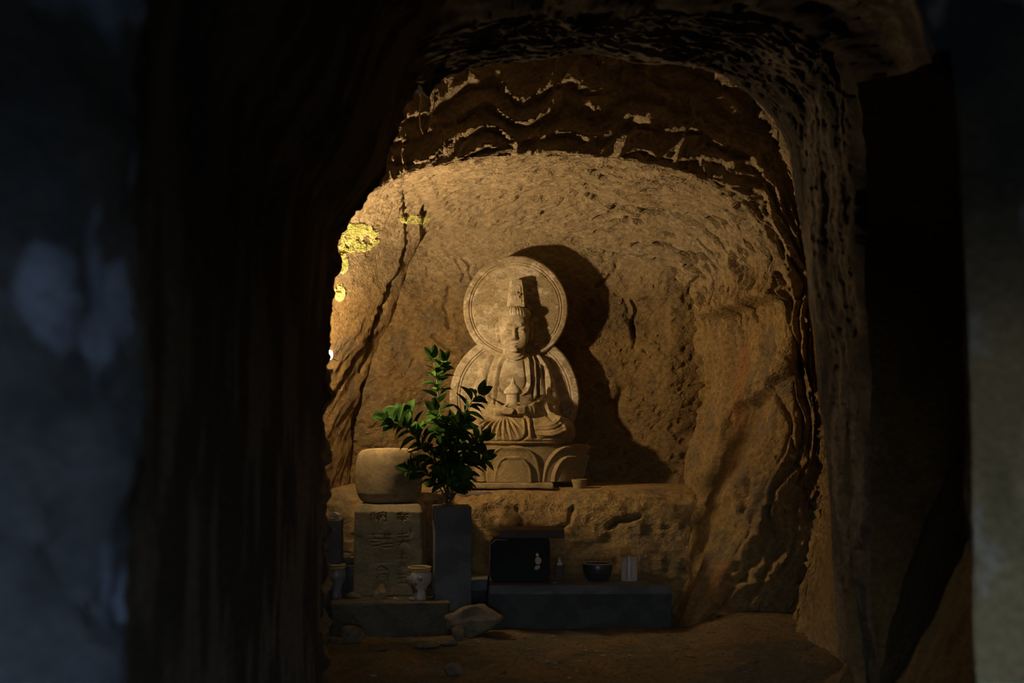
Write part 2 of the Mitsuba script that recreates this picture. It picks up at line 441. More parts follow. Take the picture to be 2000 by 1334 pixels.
# near left: knobbly rock that juts towards the mouth of the cave
jut = left * sstep(15.7, 16.0, TI)
D += jut * ((fbm(P / 0.14, 3, 101) - 0.5) * 0.10)
near_r = sstep(9.8, 10.5, SI) * sstep(12.6, 13.4, TI) * (1 - sstep(17, 18, TI))
D += near_r * ((fbm(P * [1 / 0.12, 1 / 0.12, 1 / 0.30], 3, 105) - 0.5) * 0.10)
D *= 1 - 0.88 * sstep(9.0, 9.4, TI) * (1 - sstep(15.6, 15.9, TI)) * (1 - sstep(5.5, 7.0, SI))
D += sstep(8.3, 8.8, TI) * (1 - sstep(9.2, 9.8, TI)) * (1 - sstep(6.0, 7.0, SI)) * ((fbm(P / 0.075, 3, 107) - 0.5) * 0.085)
D *= 1 - 0.55 * sstep(9.6, 10.2, SI) * sstep(6.6, 7.4, TI) * (1 - sstep(9.2, 9.8, TI))
Pc = P + Nrm * D[..., None]

hole = (TI > 11.15) & (TI < 14.35) & (SI > 10.35)
keep = ~(hole[:-1, :-1] & hole[1:, 1:])
cols = np.arange(NS)


def sub(c0, c1, r0=0, r1=None):
    r1 = len(t_at) if r1 is None else r1
    k = keep[r0:r1 - 1, c0:c1 - 1]
    g = Pc[r0:r1, c0:c1]
    f = grid_faces(g.shape[0], g.shape[1], k)
    m = trimesh.Trimesh(g.reshape(-1, 3), f, process=False)
    m.remove_unreferenced_vertices()
    return m


ca, cb = int(np.searchsorted(SI[0], 4.3)), int(np.searchsorted(SI[0], 10.0))
rn = int(np.searchsorted(TI[:, 0], 13.7))
def row_at(k):
    return int(np.searchsorted(TI[:, 0], k))


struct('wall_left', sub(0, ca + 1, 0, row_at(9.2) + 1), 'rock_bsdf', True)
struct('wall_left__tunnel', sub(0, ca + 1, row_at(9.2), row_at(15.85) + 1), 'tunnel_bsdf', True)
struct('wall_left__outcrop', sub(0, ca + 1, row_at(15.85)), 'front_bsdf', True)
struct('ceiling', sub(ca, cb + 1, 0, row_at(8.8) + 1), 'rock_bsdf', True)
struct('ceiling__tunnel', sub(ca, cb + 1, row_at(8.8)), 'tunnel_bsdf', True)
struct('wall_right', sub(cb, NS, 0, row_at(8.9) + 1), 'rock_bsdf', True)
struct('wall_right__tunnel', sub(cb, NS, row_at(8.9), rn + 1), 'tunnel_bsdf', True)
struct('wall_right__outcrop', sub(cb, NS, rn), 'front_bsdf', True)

# back wall of the niche
gx, gz = np.meshgrid(np.linspace(-1.0, 1.25, 340), np.linspace(0.3, 2.25, 310), indexing='ij')
Yb = 7.975 + 0.0 * gx
Yb -= 0.14 * sstep(0.45, 0.95, gx) ** 2 + 0.10 * sstep(-0.45, -0.8, gx) + 0.25 * sstep(1.95, 2.25, gz) ** 2
Pb = np.stack([gx, Yb, gz], -1)
bx, by = pixel(Pb)
Db = (fbm(Pb / 0.4, 3, 111) - 0.5) * 0.12 + (fbm(Pb / 0.12, 3, 115) - 0.5) * 0.05 + (ridged(Pb * [1, 1, 0.55] / 0.06, 2, 119) - 0.55) * 0.014 + (fbm(Pb / 0.03, 4, 121) - 0.5) * 0.016 - 0.012 * sstep(0.6, 0.74, fbm(Pb / 0.04, 2, 122))
Db *= 1 - 0.7 * np.exp(-((gx - 0.05) / 0.45) ** 2)      # smoother where the shadow of the halo falls
box = sstep(1232, 1240, bx + 4 * np.sin(by / 9)) * (1 - sstep(1302, 1310, bx)) * sstep(578, 586, by + 3 * np.sin(bx / 8)) * (1 - sstep(655, 690, by))
Db -= box * 0.035
for pts, w, dep in (([(905, 505), (918, 515), (914, 530), (925, 545)], 4, 0.022), ([(895, 510), (905, 530), (903, 545)], 4, 0.02), ([(1165, 560), (1185, 545), (1205, 520)], 4, 0.022),
                    ([(1225, 590), (1235, 630), (1240, 680)], 5, 0.016), ([(880, 560), (870, 600), (880, 640)], 5, 0.025), ([(845, 655), (875, 680), (895, 690)], 4, 0.025), ([(1215, 760), (1200, 800), (1225, 850)], 8, 0.03)):
    jj = (fbm(Pb / 0.05, 2, 125) - 0.5) * 12
    d, a = seg_dist(bx + jj, by + jj, pts)
    Db -= dep * np.exp(-(d / w) ** 2)
Pb[..., 1] -= Db
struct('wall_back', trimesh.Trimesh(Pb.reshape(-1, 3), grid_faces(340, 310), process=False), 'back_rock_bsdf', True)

# the rock shelf the statue stands on
prof = np.array([(8.35, 0.655), (8.0, 0.655), (7.75, 0.652), (7.55, 0.645), (7.44, 0.625), (7.38, 0.575), (7.34, 0.45), (7.33, 0.25), (7.36, 0.02), (7.40, -0.15)])
tl = np.concatenate([[0], np.cumsum(np.linalg.norm(np.diff(prof, axis=0), axis=1))])
pt = PchipInterpolator(tl, prof)(np.linspace(0, tl[-1], 200))
xs = np.linspace(-1.10, 1.20, 320)
Pl = np.stack([np.broadcast_to(xs[None, :], (200, 320)), np.broadcast_to(pt[:, :1], (200, 320)), np.broadcast_to(pt[:, 1:], (200, 320))], -1).copy()
Nl = grid_normals(Pl)
Nl = np.where((Nl[..., 2] < -0.3)[..., None] | (Nl[..., 1] > 0.3)[..., None], -Nl, Nl)
onfront = 1 - sstep(0.60, 0.655, Pl[..., 2])
Dl = ((fbm(Pl / 0.22, 3, 131) - 0.5) * 0.11 + (ridged(Pl / 0.09, 2, 135) - 0.55) * 0.03) * onfront + (fbm(Pl / 0.03, 3, 139) - 0.5) * 0.012 * (0.4 + 0.6 * onfront)
lx, ly = pixel(Pl)
jj = (fbm(Pl / 0.05, 2, 125) - 0.5) * 12
for pts, w, dep in (([(1190, 1030), (1205, 1015), (1230, 1012), (1248, 1008)], 5, 0.06), ([(1010, 990), (1018, 1010), (1014, 1040)], 5, 0.03), ([(1120, 990), (1110, 1020), (1095, 1035)], 5, 0.03)):
    d, a = seg_dist(lx + jj, ly + jj, pts)
    Dl -= dep * np.exp(-(d / w) ** 2) * onfront
Pl += Nl * Dl[..., None]
struct('wall_back__ledge', trimesh.Trimesh(Pl.reshape(-1, 3), grid_faces(200, 320), process=False), 'rock_bsdf', True)

# floor of trodden earth
def floor_z(x, y):
    q = np.stack([x, y, x * 0], -1)
    z = (fbm(q / 0.6, 3, 141) - 0.5) * 0.05 + (fbm(q / 0.12, 3, 145) - 0.5) * 0.016
    z = z + 0.10 * sstep(0.62, 1.0, x - 0.12 * (y - 6.0)) * sstep(5.2, 5.8, y)
    return z


ys = np.concatenate([np.linspace(-1.7, 5.3, 120, endpoint=False), np.linspace(5.3, 7.45, 290)])
xs = np.linspace(-1.3, 1.6, 340)
fx_, fy_ = np.meshgrid(xs, ys, indexing='xy')
q = np.stack([fx_, fy_, fx_ * 0], -1)
fz_ = floor_z(fx_, fy_) + (fbm(q / 0.022, 3, 149) - 0.5) * 0.010
struct('floor', trimesh.Trimesh(np.stack([fx_, fy_, fz_], -1).reshape(-1, 3), grid_faces(len(ys), len(xs)), process=False), 'floor_bsdf', True)

# side passage that opens on the right, between the jamb and the nearest wall
prof = [(5.10, -0.2), (5.24, 0.4), (5.27, 1.0), (5.22, 1.7), (5.12, 2.25), (4.65, 2.62), (4.1, 2.65), (3.75, 2.6), (3.45, 2.3), (3.32, 1.7), (3.28, 1.0), (3.28, -0.2)]
pr = curve(prof, 220)
xs = np.linspace(1.02, 3.4, 160)
Pp = np.stack([np.broadcast_to(xs[:, None], (160, 220)), pr[:, 0] + 0.15 * (xs[:, None] - 1.02) * 0 + 0 * xs[:, None], np.broadcast_to(pr[:, 1], (160, 220))], -1).copy()
Pp[..., 1] += 0.25 * (xs[:, None] - 1.1) * (pr[:, 0] > 4.2)
Pp[..., 0] += np.where(pr[:, 0] > 4.2, 0.22, 0.04)
Pp += grid_normals(Pp) * (((fbm(Pp / 0.3, 4, 151) - 0.5) * 0.16)[..., None])
struct('wall_passage', trimesh.Trimesh(Pp.reshape(-1, 3), grid_faces(160, 220), process=False), 'rock_bsdf', True)
# a bank of loose earth that closes it
gx2, gy2 = np.meshgrid(np.linspace(1.05, 3.4, 200), np.linspace(2.7, 5.9, 220), indexing='ij')
q = np.stack([gx2, gy2, gx2 * 0], -1)
gz2 = -0.06 + 0.85 * sstep(1.15, 1.75, gx2) + 0.5 * sstep(1.4, 2.2, gx2) + 1.6 * sstep(2.2, 3.3, gx2) + (fbm(q / 0.3, 4, 155) - 0.5) * 0.28 + (ridged(q / 0.08, 3, 158) - 0.5) * 0.05
struct('floor_passage', trimesh.Trimesh(np.stack([gx2, gy2, gz2], -1).reshape(-1, 3), grid_faces(200, 220), process=False), 'floor_bsdf', True)

# the hill round the cave, so that no daylight seeps in except through the mouth
hill = [((0.8, 3.6, 3.5), (5.6, 12.0, 0.4)), ((0.8, 9.3, 1.5), (5.6, 0.4, 4.2)), ((-2.0, 3.6, 1.5), (0.4, 12.0, 4.2)), ((3.7, 3.6, 1.5), (0.4, 12.0, 4.2)),
        ((-1.45, -1.45, 1.5), (1.3, 0.25, 4.2)), ((2.35, -1.45, 1.5), (2.7, 0.25, 4.2)), ((0.8, -1.45, 2.65), (5.6, 0.25, 1.9)), ((0.8, 3.6, -0.55), (5.6, 12.0, 0.3))]
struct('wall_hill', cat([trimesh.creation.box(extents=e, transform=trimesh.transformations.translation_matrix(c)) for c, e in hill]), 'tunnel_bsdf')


def floor_color(p, n, uv):
    mid = FB(p.x * 6, p.y * 6, 3.0, 3)
    fine = FB(p.x * 80, p.y * 80, p.z * 80, 2)
    c = MIX((0.13, 0.088, 0.042), (0.09, 0.075, 0.045), SS(0.4, 0.6, mid))
    return c * (0.6 + 0.8 * fine)


principled('floor_bsdf', floor_color, 0.95, 0.15)

# ------------------------------------------------------------------ the lamp on the left wall of the chamber
LAMP = W(621, 645, 6.78)
AIM = np.array([0.78, 0.48, 0.40])
AIM /= np.linalg.norm(AIM)


def frame_to(axis, loc):
    axis = np.asarray(axis, float) / np.linalg.norm(axis)
    x = np.cross([0, 0, 1.0], axis)
    x /= np.linalg.norm(x)
    M = np.eye(4)
    M[:3, 0], M[:3, 1], M[:3, 2], M[:3, 3] = x, np.cross(axis, x), axis, loc
    return M


scene['lamp_black_bsdf'] = {'type': 'twosided', 'bsdf': {'type': 'roughplastic', 'diffuse_reflectance': {'type': 'rgb', 'value': [0.05, 0.05, 0.05]}, 'alpha': 0.25}}
lamp = thing('spot_lamp', 'small white-hot lamp on the left rock wall at the edge of the dark', 'lamp')
shell = lathe([(0.0, -0.07), (0.014, -0.07), (0.018, -0.05), (0.036, -0.012), (0.040, 0.002), (0.037, 0.002), (0.033, -0.012), (0.0, -0.014)], 32)
shell.apply_transform(frame_to(AIM, LAMP))
part(lamp, 'housing', shell, 'lamp_black_bsdf', 30)
disc = lathe([(0.033, 0.001), (0.030, 0.007), (0.022, 0.0125), (0.011, 0.0160), (0.0, 0.017)], 32)
if disc.face_normals[:, 2].mean() < 0:
    disc.invert()
disc.apply_transform(frame_to(AIM, LAMP))
WARM = np.array([1.0, 0.72, 0.40])
scene[numbered(lamp + '__lens')] = {**mikit.ply(disc, 'lamp_black_bsdf'), 'emitter': {'type': 'area', 'radiance': {'type': 'rgb', 'value': (WARM * LAMP_POWER * 10).tolist()}}}

bulb = trimesh.creation.icosphere(3, 0.016)
BULB = W(645, 693, 6.74)
bulb.apply_scale([0.8, 0.8, 1.5])
scene[numbered(lamp + '__bulb')] = {**mikit.ply(moved(bulb, BULB), 'lamp_black_bsdf', True), 'emitter': {'type': 'area', 'radiance': {'type': 'rgb', 'value': (np.array([1, 0.86, 0.66]) * 14).tolist()}}}
arm = tube(curve([LAMP - AIM * 0.065, LAMP - AIM * 0.085 + [0, 0, -0.03], BULB + [-0.03, 0.02, 0.01], BULB + [-0.006, 0, -0.004]], 16), 0.005, 8)
part(lamp, 'arm', arm, 'lamp_black_bsdf', True)
cable = tube(curve([BULB + [0.008, 0, -0.008], W(653, 702, 6.75), W(658, 704, 6.80), W(662, 704, 6.95)], 16), 0.0022, 7)
principled('pale_plastic_bsdf', (0.55, 0.47, 0.38), 0.5, 0.4)
part(lamp, 'cable', cable, 'pale_plastic_bsdf', True)
jb = m3.Manifold.batch_hull([m3.Manifold.sphere(0.003, 8).translate([x, y, z]) for x in (-.011, .011) for y in (-.014, .014) for z in (-.008, .008)]).to_mesh()
single('junction_box', 'small pale plastic junction box on the rock just below the lamp', 'junction box', moved(trimesh.Trimesh(np.array(jb.vert_properties[:, :3], float), np.array(jb.tri_verts), process=False), W(644, 725, 6.74), 0.3), 'pale_plastic_bsdf', 40)

# ------------------------------------------------------------------ carving tools: distance fields turned into one closed surface
class Field:
    def __init__(self, lo, hi, step):
        lo, hi = np.asarray(lo, float), np.asarray(hi, float)
        self.n = np.ceil((hi - lo) / step).astype(int) + 1
        self.lo, self.step = lo, step
        ax = [(lo[k] + np.arange(self.n[k]) * step).astype(np.float32) for k in range(3)]
        self.x, self.y, self.z = ax[0][:, None, None], ax[1][None, :, None], ax[2][None, None, :]
        self.d = np.full(self.n, 9.0, np.float32)

    def ell(self, c, r):
        a, b, g = (self.x - c[0]), (self.y - c[1]), (self.z - c[2])
        k0 = np.sqrt((a / r[0]) ** 2 + (b / r[1]) ** 2 + (g / r[2]) ** 2)
        k1 = np.sqrt((a / r[0] ** 2) ** 2 + (b / r[1] ** 2) ** 2 + (g / r[2] ** 2) ** 2)
        return k0 * (k0 - 1) / np.maximum(k1, 1e-6)

    def cap(self, p, q, r0, r1=None, sy=1.0):
        """a limb from p to q that tapers; sy flattens it in depth"""
        r1 = r0 if r1 is None else r1
        p, q = np.asarray(p, float), np.asarray(q, float)
        d = q - p
        a, b, g = self.x - p[0], (self.y - p[1]) / sy, self.z - p[2]
        e = np.array([d[0], d[1] / sy, d[2]])
        t = np.clip((a * e[0] + b * e[1] + g * e[2]) / (e @ e), 0, 1)
        return np.sqrt((a - t * e[0]) ** 2 + (b - t * e[1]) ** 2 + (g - t * e[2]) ** 2) - (r0 + (r1 - r0) * t)

    def box(self, c, h, r):
        a, b, g = (np.abs(v - c[k]) - (h[k] - r) for k, v in enumerate((self.x, self.y, self.z)))
        return np.sqrt(np.maximum(a, 0) ** 2 + np.maximum(b, 0) ** 2 + np.maximum(g, 0) ** 2) + np.minimum(np.maximum(a, np.maximum(b, g)), 0) - r

    def add(self, e, k=0.02):
        h = np.clip(0.5 + 0.5 * (self.d - e) / k, 0, 1)
        self.d = (self.d * (1 - h) + e * h - k * h * (1 - h)).astype(np.float32)

    def cut(self, e, k=0.01):
        e = -e
        h = np.clip(0.5 - 0.5 * (self.d - e) / k, 0, 1)
        self.d = (self.d * (1 - h) + e * h + k * h * (1 - h)).astype(np.float32)

    def surface(self):
        d, n = self.d, self.n
        d = np.pad(d[1:-1, 1:-1, 1:-1], 1, constant_values=1.0)
        s = d < 0
        m = n - 1
        cnt = np.zeros(m, np.int8)
        for o in np.ndindex(2, 2, 2):
            cnt += s[o[0]:o[0] + m[0], o[1]:o[1] + m[1], o[2]:o[2] + m[2]]
        cell = np.argwhere((cnt > 0) & (cnt < 8))
        idx = np.full(m, -1, np.int32)
        idx[tuple(cell.T)] = np.arange(len(cell))
        acc, w = np.zeros((len(cell), 3)), np.zeros(len(cell))
        for k in range(3):
            for o in np.ndindex(2, 2):
                a = np.array([0, 0, 0]); others = [j for j in range(3) if j != k]
                a[others[0]], a[others[1]] = o
                b = a.copy(); b[k] = 1
                va, vb = d[tuple((cell + a).T)], d[tuple((cell + b).T)]
                hit = (va < 0) != (vb < 0)
                t = np.where(hit, va / np.where(hit, va - vb, 1), 0)
                p = np.broadcast_to(a, (len(cell), 3)).astype(float).copy()
                p[:, k] += t
                acc += p * hit[:, None]
                w += hit
        v = self.lo + (cell + acc / np.maximum(w, 1)[:, None]) * self.step
        faces = []
        for k in range(3):
            i, j = [q for q in range(3) if q != k]
            if k == 1:
                i, j = j, i
            sl0 = [slice(1, -1)] * 3; sl0[k] = slice(0, -1)
            sl1 = [slice(1, -1)] * 3; sl1[k] = slice(1, None)
            A, Bq = s[tuple(sl0)], s[tuple(sl1)]
            e = np.argwhere(A != Bq)
            inside = A[tuple(e.T)]
            e = e + np.array([0 if q == k else 1 for q in range(3)])
            di, dj = np.eye(3, dtype=int)[i], np.eye(3, dtype=int)[j]
            q0, q1, q2, q3 = (idx[tuple((e - x).T)] for x in (0 * di, di, di + dj, dj))
            f = np.stack([q0, q1, q2, q3], 1)
            f = np.where(inside[:, None], f, f[:, ::-1])
            faces += [f[:, [0, 1, 2]], f[:, [0, 2, 3]]]
        t = trimesh.Trimesh(v, np.vstack(faces), process=False)
        t.remove_unreferenced_vertices()
        return t


def carve(mesh, fn, smooth=2):
    """moves the surface along its normals by fn(points, normals) in metres"""
    if smooth:
        v0 = np.array(mesh.vertices)
        trimesh.smoothing.filter_taubin(mesh, iterations=smooth)
        far = np.linalg.norm(mesh.vertices - v0, axis=1) > 0.003
        mesh.vertices = np.where(far[:, None], v0, mesh.vertices)
    n = mesh.vertex_normals
    v = mesh.vertices + n * fn(mesh.vertices, n)[:, None]
    return trimesh.Trimesh(v, mesh.faces, process=False)


def lines(px_, py_, rules):
    """sum of ridges (+) and grooves (-) along traced strokes: (points, half width px, height m)"""
    out = np.zeros(len(px_))
    for pts, w, h in rules:
        c = curve(pts, max(8, 3 * len(pts))) if len(pts) > 2 else np.asarray(pts, float)
        lo, hi = c.min(0) - 4 * w, c.max(0) + 4 * w
        m = np.flatnonzero((px_ > lo[0]) & (px_ < hi[0]) & (py_ > lo[1]) & (py_ < hi[1]))
        if len(m):
            d, a = seg_dist(px_[m], py_[m], c)
            out[m] += h * np.exp(-(d / w) ** 2) * (0.4 + 0.6 * np.minimum(1, 6 * np.minimum(a, 1 - a)))
    return out


# ------------------------------------------------------------------ the seated stone figure
def stone_color(p, n, uv):
    big = FB(p.x * 5 + 2, p.y * 5, p.z * 5, 3)
    mid = FB(p.x * 22, p.y * 22, p.z * 22, 3)
    fine = FB(p.x * 120, p.y * 120, p.z * 120, 2)
    speck = N(p.x * 330, p.y * 330, p.z * 330)
    c = MIX((0.40, 0.325, 0.205), (0.29, 0.225, 0.13), SS(0.42, 0.60, big))
    c = MIX(c, (0.54, 0.46, 0.33), 0.75 * SS(0.52, 0.64, mid))
    c = MIX(c, (0.23, 0.17, 0.10), 0.6 * SS(0.56, 0.70, FB(p.x * 30 + 4, p.y * 30, p.z * 30, 3)))
    c = MIX(c, (0.285, 0.20, 0.085), 0.85 * SS(1.17, 0.95, p.z + 0.12 * (mid - 0.5)))   # ochre staining on the lower half
    return 0.78 * c * (0.50 + 0.6 * fine + 0.4 * speck)


principled('statue_bsdf', stone_color, 0.9, 0.25, (grit(260.0), 0.0018))

SY = 7.75


def S(px_, py_, Y=SY):
    return W(px_, py_, Y)


statue = thing('stone_statue', 'carved stone figure seated cross-legged before a double round halo, holding a little pagoda', 'statue')


def round_halo(cx, cy, r, rings, y_front, thick, seed):
    prof = [(0.0, 0.0), (r * 0.4, 0.0)]
    rr = np.linspace(r * 0.4, r, 150)[1:]
    h = np.zeros_like(rr)
    for ring in rings:
        h += -0.006 * np.exp(-((rr - ring) / 0.0035) ** 2)
    h += 0.004 * sstep(max(rings) - 0.004, max(rings) + 0.004, rr) + 0.003 * sstep(min(rings) - 0.004, min(rings) + 0.002, rr)
    h -= 0.008 * sstep(r - 0.012, r, rr) ** 2
    rad = np.concatenate([np.linspace(0.002, r * 0.4, 50), rr, [r, r * 0.99, r * 0.6, 0.002]])
    hh = np.concatenate([np.zeros(50), h, [-thick * 0.6, -thick, -thick, -thick]])
    n = 320
    a = np.arange(n) / n * 2 * np.pi
    wav = 1 + 0.004 * np.sin(3 * a + seed) + 0.003 * np.sin(7 * a + 2 * seed)
    c = W(cx, cy, y_front)
    v = np.stack([c[0] + rad[:, None] * np.cos(a) * wav, c[1] - hh[:, None] + 0 * a, c[2] + rad[:, None] * np.sin(a) * wav], -1)
    rough = (fbm(v / 0.05, 3, seed) - 0.5) * 0.005 + (fbm(v / 0.012, 2, seed + 5) - 0.5) * 0.003 - 0.004 * sstep(0.72, 0.82, fbm(v / 0.016, 2, seed + 9))
    v[:204, :, 1] -= rough[:204] if len(v) > 204 else rough
    f = []
    nr = len(rad)
    i = np.arange(nr - 1)[:, None] * n + np.arange(n)[None, :]
    j = np.arange(nr - 1)[:, None] * n + (np.arange(n)[None, :] + 1) % n
    q = np.stack([i, j, j + n, i + n], -1).reshape(-1, 4)
    f = np.vstack([q[:, [0, 1, 2]], q[:, [0, 2, 3]]])
    return trimesh.Trimesh(v.reshape(-1, 3), f, process=False)


K = 7.86 / FPX
part(statue, 'head_halo', round_halo(1007.5, 602, 102 * K, [90 * K, 85.5 * K], 7.790, 0.11, 3), 'statue_bsdf', 40, 'round disc with two incised rings behind the head')
part(statue, 'body_halo', round_halo(1005, 775, 126 * K, [110 * K, 105 * K], 7.808, 0.11, 4), 'statue_bsdf', 40, 'larger round disc with two incised rings behind the body')

# body, arms and crossed legs
zb = S(1000, 869, 7.60)[2]
f = Field([-0.37, 7.42, zb - 0.012], [0.38, 7.93, 1.44], 0.0036)
f.add(f.ell(S(1006, 765, 7.80), (0.150, 0.105, 0.215)), 0.01)
f.add(f.cap(S(962, 716, 7.81), S(1049, 716, 7.81), 0.062), 0.05)
f.add(f.cap(S(1004, 705, 7.76), S(1004, 670, 7.74), 0.062, 0.058), 0.022)
f.add(f.ell(S(1004, 728, 7.735), (0.105, 0.05, 0.085)), 0.04)
for sx in (-1, 1):
    u = lambda a: 1006 + sx * a
    f.add(f.cap(S(u(50), 718, 7.81), S(u(68), 784, 7.775), 0.056, 0.054), 0.025)
    f.add(f.cap(S(u(68), 786, 7.765), S(u(30), 802, 7.585), 0.052, 0.034), 0.02)
    f.add(f.ell(S(u(62), 806, 7.70), (0.075, 0.09, 0.055)), 0.03)
    f.add(f.ell(S(u(72), 838, 7.66), (0.120, 0.170, 0.078)), 0.03)
    f.add(f.ell(S(u(95), 843, 7.67), (0.055, 0.10, 0.055)), 0.03)
f.add(f.ell(S(1006, 840, 7.62), (0.215, 0.125, 0.085)), 0.03)
f.add(f.ell(S(1006, 860, 7.66), (0.295, 0.150, 0.034)), 0.05)
# hands that meet in the lap, each with a palm, four fingers and a thumb
f.add(f.cap(S(974, 801, 7.565), S(986, 802, 7.545), 0.022, 0.019), 0.012)
f.add(f.cap(S(1031, 801, 7.565), S(1021, 802, 7.545), 0.022, 0.021), 0.012)
for k in range(4):
    f.add(f.cap(S(985, 797 + 3.4 * k, 7.535), S(1003 - 2 * abs(k - 1), 798.5 + 3.0 * k, 7.525), 0.0065, 0.0055), 0.003)
    f.add(f.cap(S(1024, 796 + 3.6 * k, 7.530), S(1010 + 1.5 * abs(k - 1), 797 + 3.3 * k, 7.517), 0.0075, 0.0065), 0.003)
f.add(f.cap(S(979, 796, 7.545), S(995, 788, 7.535), 0.0075, 0.006), 0.004)
f.add(f.cap(S(1027, 794, 7.545), S(1013, 787, 7.535), 0.0075, 0.006), 0.004)
f.cut(f.z * -1 + f.d * 0 + zb, 0.004) if False else None
body = f.surface()

robe_lines = [
    ([(988, 694), (979, 715), (973, 740), (970, 765), (966, 792)], 2.2, -0.016),
    ([(984, 694), (974, 715), (967, 745), (963, 790)], 2.6, 0.008),
    ([(966, 697), (958, 715), (951, 745), (949, 790)], 2.6, -0.010),
    ([(958, 697), (948, 712), (942, 745), (938, 785)], 3.0, 0.007),
    ([(971, 748), (978, 760), (990, 769)], 2.0, -0.014), ([(973, 758), (981, 768), (990, 774)], 2.2, 0.008),
    ([(1028, 694), (1032, 715), (1034, 745), (1029, 763), (1018, 771)], 2.6, 0.014),
    ([(1023, 700), (1026, 725), (1028, 745), (1023, 758)], 1.8, -0.008),
    ([(1037, 697), (1038, 725), (1039, 755), (1042, 778)], 1.6, -0.014),
    ([(1040, 692), (1043, 715), (1044, 745), (1045, 768), (1052, 786)], 2.6, 0.015),
    ([(1048, 702), (1049, 730), (1050, 760), (1055, 780)], 1.6, -0.014),
    ([(1053, 700), (1056, 730), (1056, 760), (1062, 783)], 2.4, 0.008),
    ([(1060, 713), (1062, 735), (1064, 757), (1065, 776)], 3.0, -0.022),
    ([(1046, 690), (1058, 704), (1069, 724), (1074, 750), (1074, 780)], 2.4, 0.012),
    ([(1054, 692), (1067, 706), (1078, 728), (1083, 752)], 1.8, -0.010),
    ([(1036, 688), (1047, 699), (1056, 712)], 1.6, -0.012),
    ([(984, 698), (995, 704), (1005, 706), (1016, 703), (1026, 694)], 1.7, -0.009),
    ([(985, 692), (996, 697), (1005, 699), (1016, 696), (1025, 689)], 1.6, -0.008),
    ([(985, 695), (996, 701), (1005, 703), (1016, 700), (1025, 692)], 1.6, 0.006),
    ([(962, 794), (963, 802), (962, 811)], 1.8, -0.006), ([(1040, 795), (1041, 803), (1040, 812)], 1.8, -0.006),
    ([(950, 790), (965, 793), (985, 791)], 1.8, -0.008), ([(1040, 790), (1052, 787), (1068, 789)], 2.2, 0.012),
    ([(945, 812), (970, 814), (1000, 813), (1030, 814), (1068, 811)], 2.4, -0.008),
    ([(1068, 790), (1072, 804), (1084, 813), (1098, 820)], 2.6, 0.016), ([(1064, 795), (1067, 808), (1078, 818)], 2.2, -0.014)]
for x1, y1 in ((938, 828), (942, 842), (953, 852), (966, 858), (980, 860), (995, 858), (1009, 852), (1018, 842)):
    xa_ = 985 + (x1 - 985) * 0.25
    robe_lines += [([(xa_, 816), (0.45 * xa_ + 0.55 * x1 - 3, 0.6 * 816 + 0.4 * y1), (x1, y1)], 2.0, -0.010),
                   ([(xa_ + 4, 816), (0.45 * xa_ + 0.55 * x1 + 2, 0.6 * 816 + 0.4 * y1), (x1 + 5, y1)], 2.0, 0.006)]
robe_lines += [
    ([(1026, 815), (1029, 835), (1030, 847), (1024, 857), (1012, 862)], 2.4, -0.010), ([(1022, 817), (1025, 838), (1022, 850)], 2.4, 0.008),
    ([(1039, 813), (1040, 832), (1043, 846), (1049, 855)], 2.4, -0.011), ([(1033, 815), (1034, 840), (1038, 855)], 3.0, 0.010),
    ([(1045, 848), (1072, 849), (1096, 843), (1110, 832)], 2.2, 0.010), ([(1044, 841), (1070, 841), (1092, 834), (1103, 822)], 2.0, -0.009),
    ([(1046, 833), (1070, 832), (1088, 825), (1096, 814)], 2.0, 0.008), ([(1048, 825), (1068, 824), (1084, 817)], 2.0, -0.008),
    ([(1060, 857), (1085, 854), (1106, 846), (1114, 838)], 2.2, -0.012), ([(1093, 826), (1102, 833), (1102, 842)], 2.0, 0.010),
    ([(966, 848), (940, 848), (916, 842), (902, 832)], 2.2, 0.010), ([(950, 838), (930, 836), (912, 826)], 2.0, -0.009),
    ([(935, 820), (918, 824), (906, 834)], 2.0, 0.008), ([(952, 857), (925, 854), (905, 846), (897, 838)], 2.2, -0.012),
    ([(930, 862), (1080, 863)], 2.0, -0.006)]


def robe(v, n):
    a, b = pixel(v)
    facing = sstep(-0.15, 0.45, -n[:, 1])
    out = lines(a, b, robe_lines) * facing
    out += (fbm(v / 0.02, 3, 161) - 0.5) * 0.003
    # long pleats over the sleeves and knees
    out += facing * 0.0035 * np.sin(a / 2.6 + 2 * np.sin(b / 22)) * ((a < 952) | (a > 1072)) * sstep(700, 730, b) * (1 - sstep(790, 800, b))
    return out


body = carve(body, robe, 1)
body.vertices[:, 2] = np.maximum(body.vertices[:, 2], zb)
part(statue, 'body', body, 'statue_bsdf', True, 'robed body with folds, bare chest and joined hands')

